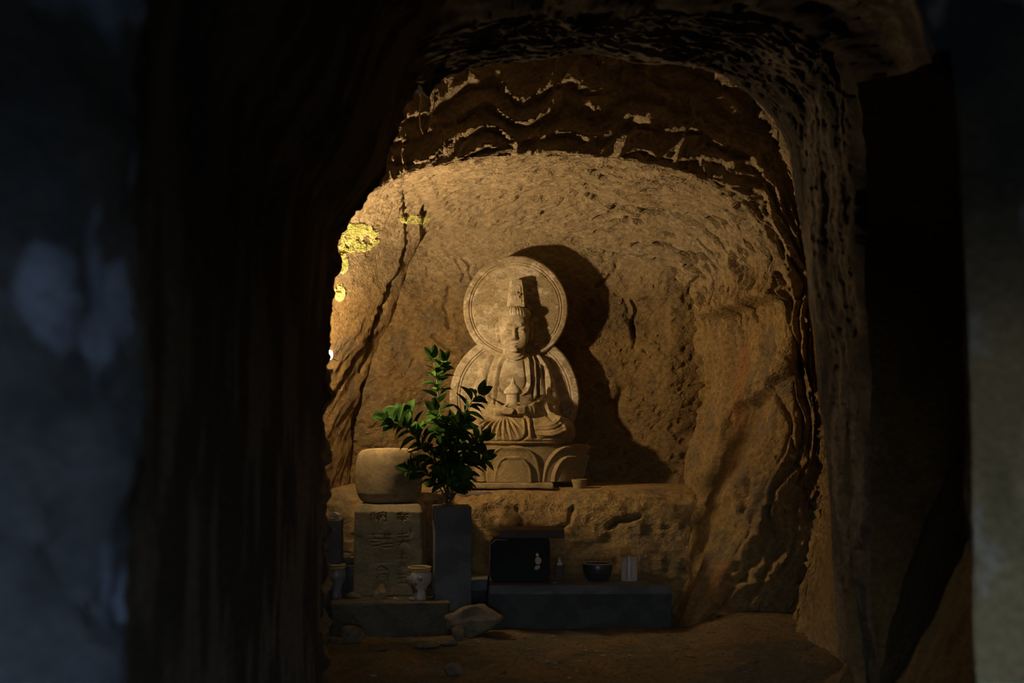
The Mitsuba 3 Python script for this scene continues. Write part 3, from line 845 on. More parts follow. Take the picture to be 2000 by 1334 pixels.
# head
hx = 1004.5
f = Field([-0.115, 7.585, S(0, 700, 7.7)[2]], [0.145, 7.90, S(0, 588, 7.7)[2]], 0.0020)
f.add(f.ell(S(hx, 636, 7.765), (0.084, 0.100, 0.115)), 0.01)
f.add(f.box(S(hx, 645, 7.745), (0.073, 0.082, 0.094), 0.058), 0.02)                  # broad flat face
f.add(f.ell(S(hx, 668, 7.715), (0.052, 0.060, 0.052)), 0.03)
for sx in (-1, 1):
    f.add(f.ell(S(hx + sx * 14, 661, 7.690), (0.034, 0.030, 0.045)), 0.03)          # cheeks
    f.cut(f.ell(S(hx + sx * 12, 641.5, 7.650), (0.026, 0.0125, 0.0085)), 0.012)     # hollow under the brow
    f.add(f.ell(S(hx + sx * 13, 646.5, 7.668), (0.021, 0.010, 0.0085)), 0.006)      # lowered lids
    f.add(f.cap(S(hx + sx * 3.5, 639, 7.655), S(hx + sx * 13, 634.5, 7.664), 0.0050, 0.0052), 0.010)
    f.add(f.cap(S(hx + sx * 13, 634.5, 7.664), S(hx + sx * 23, 639, 7.686), 0.0052, 0.004), 0.010)
    f.add(f.ell(S(hx + sx * 4.0, 661.5, 7.648), (0.0085, 0.010, 0.0070)), 0.006)    # wings of the nose
    # ear: long lobe
    f.add(f.cap(S(hx + sx * 31, 634, 7.775), S(hx + sx * 32, 664, 7.770), 0.018, 0.013, 0.8), 0.008)
    f.cut(f.cap(S(hx + sx * 32, 638, 7.755), S(hx + sx * 32, 652, 7.752), 0.006, 0.004), 0.006)
    f.add(f.cap(S(hx + sx * 26, 614, 7.720), S(hx + sx * 29, 640, 7.745), 0.014, 0.006), 0.008)   # side locks
f.add(f.cap(S(hx, 638, 7.656), S(hx, 660, 7.640), 0.0070, 0.0095), 0.010)            # nose
f.add(f.ell(S(hx, 671.2, 7.655), (0.017, 0.010, 0.0046)), 0.003)                     # lips
f.add(f.ell(S(hx, 675.2, 7.657), (0.014, 0.010, 0.0048)), 0.003)
f.add(f.ell(S(hx, 684, 7.668), (0.022, 0.018, 0.014)), 0.014)
f.add(f.ell(S(hx, 630, 7.664), (0.0042, 0.004, 0.0042)), 0.002)
# hair: a rounded cap that ends in a soft roll over the brow
hair = f.ell(S(hx, 613, 7.750), (0.092, 0.101, 0.047))
edge_z = S(hx, 617.5, 7.67)[2] - 0.35 * np.abs(f.x - S(hx, 0, 7.67)[0]) ** 1.5
f.add(np.maximum(hair, edge_z - f.z).astype(np.float32), 0.004)
head = f.surface()
hair_lines = []
for k in (-24, -17, -11, -5, 5, 11, 17, 24):
    hair_lines.append(([(hx + k * 0.55, 598), (hx + k * 0.9, 605), (hx + k * 1.0, 616)], 1.0, -0.0028))
hair_lines += [([(hx - 20, 649.5), (hx - 13, 650.5), (hx - 6, 648.5)], 0.9, -0.0022), ([(hx + 20, 649.5), (hx + 13, 650.5), (hx + 6, 648.5)], 0.9, -0.0022),
               ([(hx - 7, 673.3), (hx, 672.9), (hx + 7, 673.3)], 0.8, -0.002)]


def face(v, n):
    a, b = pixel(v)
    return lines(a, b, hair_lines) * sstep(-0.1, 0.4, -n[:, 1]) + (fbm(v / 0.015, 2, 171) - 0.5) * 0.0018


part(statue, 'head', carve(head, face, 2), 'statue_bsdf', True, 'calm face with lowered lids, long ears and a roll of hair')

# tall crown: a tapering plate with a raised border and a flower
pts = []
for x, y, dy in ((989.5, 599, 0.034), (996, 599, 0.0), (1024, 599, 0.004), (1027, 599, 0.012), (995, 551, 0.036), (1000, 547, 0.010), (1009, 545, 0.010), (1019, 547, 0.013), (1022, 550, 0.020)):
    pts += [S(x, y, 7.700 + dy), S(1007 + (x - 1007) * 1.0, y + 1, 7.80)]
crown_m = m3.Manifold.hull_points(np.array(pts)).refine_to_length(0.005).to_mesh()
crown = trimesh.Trimesh(np.array(crown_m.vert_properties[:, :3], float), np.array(crown_m.tri_verts), process=False)
inner = [(996, 594), (999, 557), (1007, 553), (1018, 556), (1021, 594), (996, 594)]


def crown_cut(v, n):
    a, b = pixel(v)
    out = lines(a, b, [(inner, 1.3, -0.005)]) * (n[:, 1] < -0.5)
    return out + (fbm(v / 0.02, 3, 175) - 0.5) * 0.004


c = part(statue, 'crown', carve(crown, crown_cut, 0), 'statue_bsdf', 35, 'tall tapering crown plate')
fl = []
for k in range(5):
    a = k * 2 * math.pi / 5 + math.pi / 2
    e = trimesh.creation.icosphere(2, 1.0)
    e.apply_scale([0.011, 0.006, 0.008])
    e = moved(e, (0.012 * math.cos(a), 0, 0.012 * math.sin(a)), 0, 0, -a)
    fl.append(e)
e = trimesh.creation.icosphere(2, 0.007)
fl = m3.Manifold.batch_boolean([m3.Manifold(m3.Mesh(np.asarray(x.vertices, np.float32), np.asarray(x.faces, np.uint32))) for x in fl + [e]], m3.OpType.Add).to_mesh()
fl = moved(trimesh.Trimesh(np.array(fl.vert_properties[:, :3], float), np.array(fl.tri_verts), process=False), S(1010, 577, 7.703))
part(c, 'flower', fl, 'statue_bsdf', 30)

# the little pagoda in its hands
pg = lathe([(0.0, 0), (0.040, 0), (0.042, 0.004), (0.040, 0.010), (0.037, 0.014), (0.036, 0.056), (0.038, 0.060), (0.046, 0.062), (0.050, 0.070), (0.047, 0.080), (0.036, 0.094),
            (0.022, 0.108), (0.013, 0.116), (0.012, 0.124), (0.015, 0.128), (0.010, 0.136), (0.005, 0.146), (0.0, 0.150)], 40)
q = S(1002, 792, 7.565)
pgd = moved(pg, q)
part(statue, 'pagoda', pgd, 'statue_bsdf', 40, 'little round pagoda with a pointed roof')

# ------------------------------------------------------------------ lotus pedestal
ped = thing('lotus_pedestal', 'broad stone pedestal carved with overlapping rounded lotus petals under the seated figure', 'pedestal')
z0, z1 = S(1000, 942, 7.52)[2], zb
PC = np.array([0.018, 7.745])
PH = z1 - z0


def ped_r(h):
    return 0.345 + 0.030 * h + 0.012 * h ** 3


hh = np.linspace(0, 1, 24)
a = np.arange(160) / 160 * 2 * np.pi
core = np.stack([PC[0] + ped_r(hh)[:, None] * np.cos(a), PC[1] + 0.55 * ped_r(hh)[:, None] * np.sin(a), z0 + PH * hh[:, None] + 0 * a], -1)
tops = np.array([[[PC[0], PC[1], z1]]]).repeat(160, 1)
bots = np.array([[[PC[0], PC[1], z0]]]).repeat(160, 1)
core = np.concatenate([bots, core, tops])
i = np.arange(25)[:, None] * 160 + np.arange(160)[None, :]
j = np.arange(25)[:, None] * 160 + (np.arange(160)[None, :] + 1) % 160
q = np.stack([i, j, j + 160, i + 160], -1).reshape(-1, 4)
part(ped, 'core', trimesh.Trimesh(core.reshape(-1, 3), np.vstack([q[:, [0, 1, 2]], q[:, [0, 2, 3]]]), process=False), 'statue_bsdf', 40)


def petal(theta, half, height, out, flare, lift=0.0):
    nu, nv = 41, 36
    u, v = np.meshgrid(np.linspace(-1, 1, nu), np.linspace(0, 1, nv), indexing='ij')
    w = np.sqrt(np.clip(1 - v ** 2.2, 0, 1)) ** 0.9 * (1 - 0.04 * v)
    ang = theta + half * u * w
    h = height * v
    edge = np.minimum(1, np.minimum(1 - np.abs(u), 1.0 - v) * 9)
    bulge = out * (np.sqrt(np.clip(1 - (1 - edge) ** 2, 0, 1))) + 0.006 * (1 - u ** 2) * (1 - v)
    rim = 0.006 * np.exp(-((np.abs(u) - 0.90) / 0.07) ** 2) + 0.006 * np.exp(-((v - 0.93) / 0.06) ** 2) * (np.abs(u) < 0.9)
    r = ped_r(np.minimum(h, 1)) - 0.006 + lift + bulge + rim * (edge > 0.3) + flare * v ** 3
    X = PC[0] + r * np.sin(ang)
    Y = PC[1] - (0.55 * ped_r(np.minimum(h, 1)) + (r - ped_r(np.minimum(h, 1)))) * np.cos(ang)
    P_ = np.stack([X, Y, z0 + PH * h], -1)
    P_ += ((fbm(P_ / 0.03, 3, 181) - 0.5) * 0.005)[..., None]
    back = P_.copy()
    back[..., 0] = PC[0] + (back[..., 0] - PC[0]) * 0.93
    back[..., 1] = PC[1] + (back[..., 1] - PC[1]) * 0.93
    n1 = nu * nv
    f1 = grid_faces(nu, nv)
    ring = np.concatenate([np.arange(nv), np.arange(1, nu) * nv + nv - 1, (nu - 1) * nv + np.arange(nv - 2, -1, -1), np.arange(nu - 2, 0, -1) * nv])
    r2 = np.roll(ring, -1)
    side = np.vstack([np.stack([ring, ring + n1, r2 + n1], 1), np.stack([ring, r2 + n1, r2], 1)])
    return trimesh.Trimesh(np.vstack([P_.reshape(-1, 3), back.reshape(-1, 3)]), np.vstack([f1, f1[:, ::-1] + n1, side]), process=False)


STEP = math.radians(50)
for k in (0, -1, 1, -2, 2):
    o = part(ped, 'petal', petal(-0.03 + k * STEP, math.radians(25.5), 1.0, 0.014, 0.022), 'statue_bsdf', 40)
    part(o, 'inner_petal', petal(-0.03 + k * STEP, math.radians(16.5), 0.72, 0.016, 0.010, 0.016), 'statue_bsdf', 40)

# ------------------------------------------------------------------ stones, slabs and pillars of the altar
def drab(c1, c2, s=40):
    def fn(p, n, uv):
        m = FB(p.x * 14, p.y * 14, p.z * 14, 3)
        f_ = FB(p.x * s * 2.2, p.y * s * 2.2, p.z * s * 2.2, 2)
        k = N(p.x * s * 7, p.y * s * 7, p.z * s * 7)
        return 0.8 * MIX(c1, c2, SS(0.4, 0.62, m)) * (0.55 + 0.5 * f_ + 0.4 * k)
    return fn


principled('drum_bsdf', drab((0.31, 0.23, 0.12), (0.25, 0.185, 0.095)), 0.9, 0.2, (grit(260.0), 0.0016))
principled('inscribed_bsdf', drab((0.24, 0.19, 0.11), (0.17, 0.15, 0.085)), 0.92, 0.2, (grit(260.0), 0.002))
principled('granite_bsdf', drab((0.125, 0.130, 0.13), (0.095, 0.099, 0.101), 90), 0.75, 0.3)
principled('slab_bsdf', drab((0.12, 0.10, 0.07), (0.08, 0.074, 0.056)), 0.92, 0.2)
principled('dark_slab_bsdf', drab((0.075, 0.076, 0.074), (0.055, 0.056, 0.055), 60), 0.85, 0.25)
principled('pebble_bsdf', drab((0.20, 0.155, 0.095), (0.13, 0.11, 0.08)), 0.92, 0.2)
principled('pale_bsdf', drab((0.46, 0.42, 0.36), (0.36, 0.33, 0.28)), 0.85, 0.2)


def on(px_, py_, Y):
    return W(px_, py_, Y)


def mpp(Y):
    return Y / FPX


# the low slab that carries the inscribed stone and the two urns
SLAB_T = W(760, 1177, 6.70)[2]
sl_m = rough_box((0.565, 0.60, SLAB_T + 0.06), 0.018, 0.018, 0.012, 0.10, 3)
x0 = (W(652, 1177, 6.70)[0] + W(866, 1177, 6.70)[0]) / 2
v = sl_m.vertices
sel = v[:, 2] > SLAB_T
sl_m.vertices[sel, 2] = SLAB_T + 0.06 + (v[sel, 2] - SLAB_T - 0.06) * 0.3
single('plinth_slab', 'low rough-hewn stone slab on the earth floor under the inscribed stone and the two urns', 'stone slab',
       moved(sl_m, (x0, 7.00, -0.06), 0.01), 'slab_bsdf', 40)

# the inscribed stone: letters cut into its front
IN_Y = 6.90
bl, tr = W(690, 1172, IN_Y), W(824, 986, IN_Y)
IN_W, IN_H = tr[0] - bl[0], tr[2] - SLAB_T
ins = rough_box((IN_W, 0.37, IN_H), 0.014, 0.0042, 0.003, 0.06, 11, 0.03)
z_ = ins.vertices[:, 2]
t_ = np.clip((z_ - (IN_H - 0.032)) / 0.032, 0, 1)
ins.vertices[:, 1] += np.where(ins.vertices[:, 1] < 0, 0.055 * t_, 0)
ins.vertices[:, 0] *= 1 - 0.10 * t_
hou = [[(.2, .15), (.8, .15)], [(.25, .30), (.75, .30)], [(.08, .45), (.92, .45)], [(.5, .0), (.46, .32), (.32, .55), (.08, .72)], [(.56, .44), (.72, .6), (.94, .72)],
       [(.3, .66), (.7, .66)], [(.2, .82), (.8, .82)], [(.5, .56), (.5, 1.02)]]
nou = [[(.26, .02), (.1, .18), (.28, .24)], [(.4, .1), (.22, .3), (.08, .44), (.42, .40)], [(.25, .44), (.25, .98)], [(.12, .6), (.04, .86)], [(.36, .58), (.45, .8)],
       [(.54, .25), (.54, .98)], [(.54, .25), (.96, .25), (.96, .95), (.86, .9)], [(.75, .0), (.73, .36), (.60, .68)], [(.75, .4), (.88, .66)]]
worn = [  # worn rows below, no longer to be read: only the strokes that still catch the light
    (721, 1042, [[(0, 2), (20, 1)], [(24, 3), (44, 2)], [(10, 0), (9, 14)], [(30, 0), (30, 16)], [(39, 0), (39, 15)], [(0, 11), (46, 10)], [(3, 18), (20, 17)], [(24, 21), (45, 20)], [(6, 25), (18, 24)], [(26, 28), (44, 27)]]),
    (776, 1036, [[(0, 8), (20, 6)], [(10, 0), (9, 18)], [(2, 14), (22, 13)], [(0, 24), (24, 22)], [(12, 18), (4, 30)], [(14, 20), (24, 30)], [(26, 0), (27, 8)]]),
    (726, 1096, [[(0, 4), (38, 2)], [(18, 10), (4, 22)], [(18, 10), (36, 22)], [(10, 20), (28, 19)], [(8, 27), (32, 26)], [(12, 32), (30, 32)], [(12, 27), (12, 40)], [(31, 26), (31, 40)]]),
    (777, 1078, [[(0, 6), (16, 4)], [(8, 0), (8, 20)], [(0, 14), (18, 13)], [(4, 22), (16, 30)], [(14, 20), (2, 31)]]),
    (776, 1120, [[(0, 3), (18, 2)], [(3, 10), (16, 9)], [(9, 0), (9, 20)], [(0, 20), (20, 19)]])]
cutrules = []
for s_, (gx_, gy_, gw, gh) in ((nou, (723, 995, 33, 25)), (hou, (774, 993, 25, 26))):
    for st_ in s_:
        cutrules.append(([(gx_ + gw * a_, gy_ + gh * b_) for a_, b_ in st_], 1.15, -0.009))
for gx_, gy_, sts in worn:
    for st_ in sts:
        cutrules.append(([(gx_ + a_, gy_ + b_) for a_, b_ in st_], 1.15, -0.006))
ins = moved(ins, ((bl[0] + tr[0]) / 2, IN_Y + 0.185, SLAB_T - 0.003), 0.015)
n = ins.vertex_normals
a_, b_ = pixel(ins.vertices)
ins.vertices = ins.vertices + n * (lines(a_, b_, cutrules) * (n[:, 1] < -0.6))[:, None]
single('inscribed_stone', 'upright block of brown-green stone with worn carved characters on its front', 'carved stone', ins, 'inscribed_bsdf', 45)
IN_TOP = float(SLAB_T - 0.003 + IN_H)

# the drum on top
dz = W(760, 877, 7.05)[2] - IN_TOP
prof = [(0.0, 0.0), (0.10, 0.0), (0.135, 0.006), (0.155, 0.035)]
for t_ in np.linspace(0.08, 0.92, 12):
    prof.append((0.153 + 0.016 * math.sin(math.pi * (0.15 + 0.62 * t_)), 0.035 + (dz - 0.095) * t_))
prof += [(0.159, dz - 0.045), (0.150, dz - 0.024), (0.134, dz - 0.009), (0.110, dz - 0.002), (0.06, dz), (0.0, dz)]
dr_m = lathe(curve(prof, 70), 96)
dr_m.vertices = dr_m.vertices + dr_m.vertex_normals * ((fbm(dr_m.vertices / 0.05, 3, 191) - 0.5) * 0.006)[:, None]
single('stone_drum', 'smooth round drum-shaped stone with softened edges, resting on top of the inscribed stone', 'stone drum',
       moved(dr_m, (W(759, 900, 7.10)[0], 7.12, IN_TOP + 0.001)), 'drum_bsdf', True)

# granite pillars for flowers
def pillar(name_label, pxl, pxr, pyt, Y, rz):
    w = (pxr - pxl) * mpp(Y)
    top = W(0, pyt, Y)[2]
    b = rough_box((w, w, top + 0.05), 0.005, 0.03, 0.0008, 0.03, 5)
    x = W((pxl + pxr) / 2, pyt, Y)[0]
    single('granite_pillar', name_label, 'stone pillar', moved(b, (x, Y + w / 2, -0.05), rz), 'granite_bsdf', 40)
    return x, Y + w / 2, top


PX, PY, PTOP = pillar('square grey granite pillar with a sharp lit left edge, standing beside the inscribed stone under the vase of leaves', 845, 917, 990, 6.80, 0.115)
QX, QY, QTOP = pillar('dark granite pillar half hidden behind the black rock edge, left of the inscribed stone', 592, 664, 1016, 6.86, 0.06)
# folded white paper lying on the left pillar
pp = m3.Manifold.cube([0.045, 0.05, 0.008]).refine_to_length(0.01).to_mesh()
pm = trimesh.Trimesh(np.array(pp.vert_properties[:, :3], float), np.array(pp.tri_verts), process=False)
pm.vertices[:, 2] += 0.006 * np.sin(pm.vertices[:, 0] * 90)
paper = thing('folded_paper', 'small folded pale paper lying on top of the left granite pillar', 'paper')
px0 = W(643, 1006, 6.90)[0]
part(paper, 'sheet', moved(pm, (px0, 6.875, QTOP + 0.005), 0.1), 'pale_bsdf', False)
part(paper, 'sheet', moved(pm, (px0 + 0.004, 6.885, QTOP + 0.020), -0.12), 'pale_bsdf', False)

# altar: a long worktop on a recessed base, and a shorter one to its left
AT = W(0, 1143, 6.85)[2]
xl, xr = W(955, 1143, 6.85)[0], W(1311, 1143, 6.85)[0]
al = thing('stone_altar', 'long low dark stone altar table with an overhanging top slab below the rock shelf', 'altar')
top = rough_box((xr - xl, 0.42, 0.045), 0.004, 0.03, 0.0012, 0.05, 21)
part(al, 'top_slab', moved(top, ((xl + xr) / 2, 6.85 + 0.21, AT - 0.045)), 'granite_bsdf', 40)
base = rough_box((xr - xl + 0.01, 0.39, AT - 0.045 + 0.06), 0.004, 0.04, 0.002, 0.06, 22)
part(al, 'base', moved(base, ((xl + xr) / 2 - 0.002, 6.87 + 0.195, -0.06)), 'dark_slab_bsdf', 40)
xl2 = W(880, 1143, 7.0)[0]
sb = thing('side_altar', 'short dark stone step between the granite pillar and the long altar', 'altar')
st2 = rough_box((xl - 0.010 - xl2, 0.34, 0.05), 0.004, 0.03, 0.0012, 0.05, 23)
part(sb, 'top_slab', moved(st2, ((xl2 + xl - 0.010) / 2, 7.165, AT - 0.047)), 'granite_bsdf', 40)
st3 = rough_box((xl - 0.016 - xl2, 0.32, AT - 0.047 + 0.05), 0.004, 0.03, 0.0012, 0.05, 24)
part(sb, 'base', moved(st3, ((xl2 + xl - 0.016) / 2, 7.175, -0.05)), 'dark_slab_bsdf', 40)

# flat stones under the pedestal, and the cup beside it
fs = rough_box((162 * mpp(7.52), 0.55, 0.030), 0.010, 0.014, 0.006, 0.07, 31)
zz = W(1000, 942, 7.52)[2]
single('flat_stone', 'thin pale flat slab directly under the lotus pedestal', 'stone slab', moved(fs, (W(1000, 948, 7.5)[0], 7.76, zz - 0.033)), 'drum_bsdf', 40)
fs2 = rough_box((150 * mpp(7.5), 0.36, 0.036), 0.016, 0.014, 0.010, 0.07, 33)
single('flat_stone', 'dark flat stone wedged under the left front of the pale slab', 'stone slab', moved(fs2, (W(944, 955, 7.5)[0], 7.62, zz - 0.086)), 'slab_bsdf', 40)
cup = lathe([(0.0, 0.0), (0.026, 0.0), (0.030, 0.006), (0.040, 0.040), (0.042, 0.054), (0.038, 0.054), (0.036, 0.040), (0.026, 0.012), (0.0, 0.010)], 40)
single('offering_cup', 'small plain stone cup standing on the rock shelf at the right foot of the pedestal', 'cup', moved(cup, (W(1132, 950, 7.52)[0], 7.56, 0.640)), 'statue_bsdf', 40)

# ------------------------------------------------------------------ things on the altar
scene['black_wood_bsdf'] = {'type': 'twosided', 'bsdf': {'type': 'principled', 'base_color': {'type': 'rgb', 'value': [0.005, 0.0045, 0.004]}, 'roughness': 0.6, 'specular': 0.15}}
principled('red_wood_bsdf', drab((0.055, 0.022, 0.014), (0.04, 0.018, 0.012)), 0.6, 0.4)
principled('crest_bsdf', (0.50, 0.40, 0.32), 0.7, 0.3)
BY = 6.93
bx = thing('offering_box', 'black box with chamfered corners, a pale crest and a dark red board on top', 'box')
mp = mpp(BY)
x_, zt = lambda p: W(p, 1100, BY)[0], lambda p: W(1000, p, BY)[2]
poly = [(x_(955), zt(1122)), (x_(961), AT), (x_(1072), AT), (x_(1074), zt(1122)), (x_(1074), zt(1060)), (x_(1070), zt(1052)), (x_(968), zt(1052)), (x_(957), zt(1063))]
pts = np.array([[a, BY + d, b] for a, b in poly for d in (0.0, 0.20)])
bm = m3.Manifold.hull_points(pts).to_mesh()
part(bx, 'body', trimesh.Trimesh(np.array(bm.vert_properties[:, :3], float), np.array(bm.tri_verts), process=False), 'black_wood_bsdf', 20)
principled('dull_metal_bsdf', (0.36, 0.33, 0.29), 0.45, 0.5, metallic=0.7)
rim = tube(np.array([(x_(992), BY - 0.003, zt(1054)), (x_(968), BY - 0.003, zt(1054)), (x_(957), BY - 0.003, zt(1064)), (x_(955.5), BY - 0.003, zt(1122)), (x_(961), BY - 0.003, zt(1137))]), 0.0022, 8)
part(bx, 'lit_edge', rim, 'dull_metal_bsdf', 40, 'thin pale strip standing in for the lit edge of the box')  # pale tube imitates the light caught along the chamfered edge
lid = rough_box(((1102 - 976) * mp, 0.24, zt(1034) - zt(1050)), 0.003, 0.03, 0.0006, 0.05, 41)
part(bx, 'top_board', moved(lid, ((x_(976) + x_(1102)) / 2, BY + 0.11, zt(1051))), 'red_wood_bsdf', 40, 'dark red board')
clip = rough_box((0.030, 0.03, 0.010), 0.002, 0.01, 0.0002, 0.05, 42)
part(bx, 'clasp', moved(clip, (x_(968), BY + 0.012, zt(1052))), 'red_wood_bsdf', 40)
cr_ = thing_crest = None


def blob(cx, cz, rx, rz, rot=0.0):
    e = trimesh.creation.icosphere(3, 1.0)
    e.apply_scale([rx, 0.003, rz])
    return moved(e, (cx, BY - 0.0015, cz), 0, 0, rot)


crest = part(bx, 'crest', blob(x_(1051), zt(1095), 6.2 * mp, 7.5 * mp), 'crest_bsdf', True, 'pale crest of three rounded shapes')
part(crest, 'tip', blob(x_(1049), zt(1083.5), 3.0 * mp, 3.2 * mp), 'crest_bsdf', True)
part(crest, 'foot', blob(x_(1049), zt(1108.5), 6.2 * mp, 4.0 * mp, -0.55), 'pale_bsdf', True)

# little figurine-like bottle right of the box
principled('pink_china_bsdf', (0.42, 0.32, 0.28), 0.4, 0.5)
bt = lathe([(0, 0), (0.013, 0), (0.015, 0.004), (0.013, 0.010), (0.006, 0.018), (0.008, 0.026), (0.006, 0.034), (0.003, 0.040), (0, 0.042)], 24)
stand = rough_box((0.045, 0.05, W(0, 1104, 7.05)[2] - AT), 0.003, 0.02, 0.001, 0.03, 47)
xb_ = W(1093, 1100, 7.03)[0]
single('wooden_stand', 'little dark upright wooden stand between the black box and the incense bowl', 'stand', moved(stand, (xb_, 7.05, AT)), 'red_wood_bsdf', 40)
single('china_figurine', 'tiny pinkish china figurine standing right of the black box', 'figurine', moved(bt, (xb_, 7.05, AT + W(0, 1104, 7.05)[2] - AT)), 'pink_china_bsdf', 40)
chip = rock((0.020, 0.016, 0.008), 61)
single('pale_chip', 'tiny pale chip lying at the right corner of the black box', 'chip', moved(chip, (W(1083, 1134, 6.93)[0], 6.915, AT)), 'pale_bsdf', True)

# incense bowl with ash
principled('bowl_bsdf', (0.035, 0.038, 0.036), 0.35, 0.5)
IBY = 7.0
ib = thing('incense_bowl', 'dark round incense bowl with a pale rim between the black box and the glass', 'bowl')
bw = lathe([(0, 0), (0.045, 0), (0.052, 0.008), (0.068, 0.035), (0.074, 0.062), (0.073, 0.080), (0.070, 0.086), (0.066, 0.080), (0.060, 0.066), (0, 0.062)], 56)
part(ib, 'body', moved(bw, (W(1168, 1120, IBY)[0], IBY + 0.03, AT)), 'bowl_bsdf', 40)
rimt = tube(np.array([(0.070 * math.cos(t_), 0.070 * math.sin(t_), 0.086) for t_ in np.linspace(0, 2 * math.pi, 60)]), 0.0028, 8)
part(ib, 'rim', moved(rimt, (W(1168, 1120, IBY)[0], IBY + 0.03, AT)), 'pale_bsdf', True, 'pale worn rim')

# glass jar with a white candle in it
GY = 6.98
scene['clear_glass_bsdf'] = {'type': 'dielectric', 'int_ior': 1.45, 'ext_ior': 1.0}
principled('milk_glass_bsdf', (0.46, 0.46, 0.43), 0.18, 0.5)
g = thing('glass_jar', 'tall glass jar, milky white with a clear rim, at the right end of the altar', 'jar')
gr = 16.0 * mpp(GY)
gh = W(0, 1072, GY)[2] - AT
ch = gh * 0.76
gl = (W(1230, 1100, GY)[0], GY + gr, AT + 0.0005)
low = lathe([(0, 0.0), (gr * 0.93, 0.0), (gr, 0.004), (gr, ch), (gr - 0.003, ch), (gr - 0.003, ch - 0.010), (0, ch - 0.010)], 64)
part(g, 'body', moved(low, gl), 'milk_glass_bsdf', 30, 'milky white lower part')
jar = lathe([(gr - 0.0026, ch + 0.0003), (gr, ch + 0.0003), (gr, gh - 0.002), (gr - 0.0012, gh), (gr - 0.0026, gh - 0.002), (gr - 0.0026, ch + 0.0003)], 64)
part(g, 'rim', moved(jar, gl), 'clear_glass_bsdf', 30, 'clear glass rim')

# ------------------------------------------------------------------ urns and bowl
def urn_color(p, n, uv):
    m = FB(p.x * 26, p.y * 26, p.z * 14, 3)
    c = MIX((0.34, 0.315, 0.27), (0.13, 0.065, 0.04), SS(0.54, 0.60, m))
    return c * (0.8 + 0.4 * FB(p.x * 90, p.y * 90, p.z * 90, 2))


principled('urn_bsdf', urn_color, 0.35, 0.5)
principled('blue_urn_bsdf', (0.15, 0.165, 0.175), 0.35, 0.5)
principled('ochre_glaze_bsdf', (0.42, 0.30, 0.11), 0.4, 0.5)


def urn(label, pxc, pyt, pyb, half, Y, bsdf):
    s = mpp(Y)
    r = half * s
    h = (pyb - pyt) * s
    u = thing('ceramic_urn', label, 'urn', None)
    pr = curve([(0.0, 0), (r * 0.54, 0), (r * 0.57, h * 0.06), (r * 0.50, h * 0.20), (r * 0.58, h * 0.34), (r * 0.88, h * 0.52), (r * 1.0, h * 0.66), (r * 0.95, h * 0.78), (r * 0.80, h * 0.86), (r * 0.80, h * 0.90)], 40)
    inner = [(r * 0.74, h * 0.90), (r * 0.74, h * 0.84), (r * 0.88, h * 0.74), (r * 0.9, h * 0.62), (r * 0.6, h * 0.36), (0, h * 0.34)]
    b = lathe(np.vstack([pr, inner]), 56)
    loc = (W(pxc, pyt, Y)[0], Y + r * 0.2, SLAB_T)
    part(u, 'body', moved(b, loc), bsdf, 40)
    for k, (f_, hh_) in enumerate(((0.83, 0.895), (0.86, 0.965))):
        ring = tube(np.array([(r * f_ * math.cos(t_), r * f_ * math.sin(t_), h * hh_) for t_ in np.linspace(0, 2 * math.pi, 56)]), h * 0.032, 10)
        part(u, 'rim' if k else 'neck_ring', moved(ring, loc), 'ochre_glaze_bsdf', True, 'ochre glazed rim' if k else None)
    return loc


urn('white ceramic urn with brown stains and an ochre rim in front of the granite pillar', 819, 1108, 1172, 25, 6.80, 'urn_bsdf')
urn('blue-grey ceramic urn with an ochre double rim half behind the black rock edge', 656, 1106, 1173, 20, 6.84, 'blue_urn_bsdf')
# a stand with a bowl behind the left urn
hs = rough_box((0.10, 0.10, W(0, 1102, 7.14)[2]), 0.01, 0.02, 0.006, 0.05, 51)
xk = W(678, 1098, 7.14)[0] - 0.012
single('boulder', 'dark squared stone behind the blue-grey urn, carrying a shallow bowl', 'rock', moved(hs, (xk, 7.16, 0.0)), 'dark_slab_bsdf', 40)
bw2 = lathe([(0, 0.002), (0.030, 0.0), (0.048, 0.018), (0.056, 0.034), (0.053, 0.034), (0.045, 0.020), (0.028, 0.006), (0, 0.006)], 40)
single('shallow_bowl', 'shallow dark metal bowl with a thin bright rim tucked behind the blue-grey urn', 'bowl', moved(bw2, (xk, 7.16, W(0, 1102, 7.14)[2])), 'dull_metal_bsdf', 40)
single('small_rock', 'brown pebble lying in the shallow metal bowl', 'rock', moved(rock((0.055, 0.05, 0.050), 63), (xk + 0.004, 7.16, W(0, 1102, 7.14)[2] + 0.010)), 'pebble_bsdf', 50)

# ------------------------------------------------------------------ loose stones
def loose(name, label, pxc, pyb, w, h, Y, seed, bsdf, z=None, depth=None, rz=0.0, cat_='rock', group=None, sharp=0.6, point=0.0):
    s = mpp(Y)
    zf = (W(pxc, pyb, Y)[2] if z is None else z)
    m = rock((w * s, (depth or w * s * 0.8), h * s), seed, sharp, point)
    single(name, label, cat_, moved(m, (W(pxc, pyb, Y)[0], Y + 0.02, zf), rz), bsdf, 50, group)


loose('small_rock', 'small pointed brown stone standing on the plinth slab before the inscribed stone', 744, 1172, 32, 33, 6.80, 3, 'drum_bsdf', SLAB_T, sharp=0.3, point=0.55)
loose('small_rock', 'low flat stone at the left end of the plinth slab', 690, 1170, 32, 12, 6.84, 5, 'pebble_bsdf', SLAB_T)
loose('small_rock', 'crumb of pale stone lying on the front edge of the plinth slab', 772, 1176, 10, 7, 6.76, 7, 'pale_bsdf', SLAB_T)
loose('small_rock', 'pale stone crumb at the foot of the stained white urn', 804, 1176, 12, 8, 6.75, 9, 'pale_bsdf', SLAB_T)
FLZ = lambda x, y: float(floor_z(np.array(x), np.array(y)))


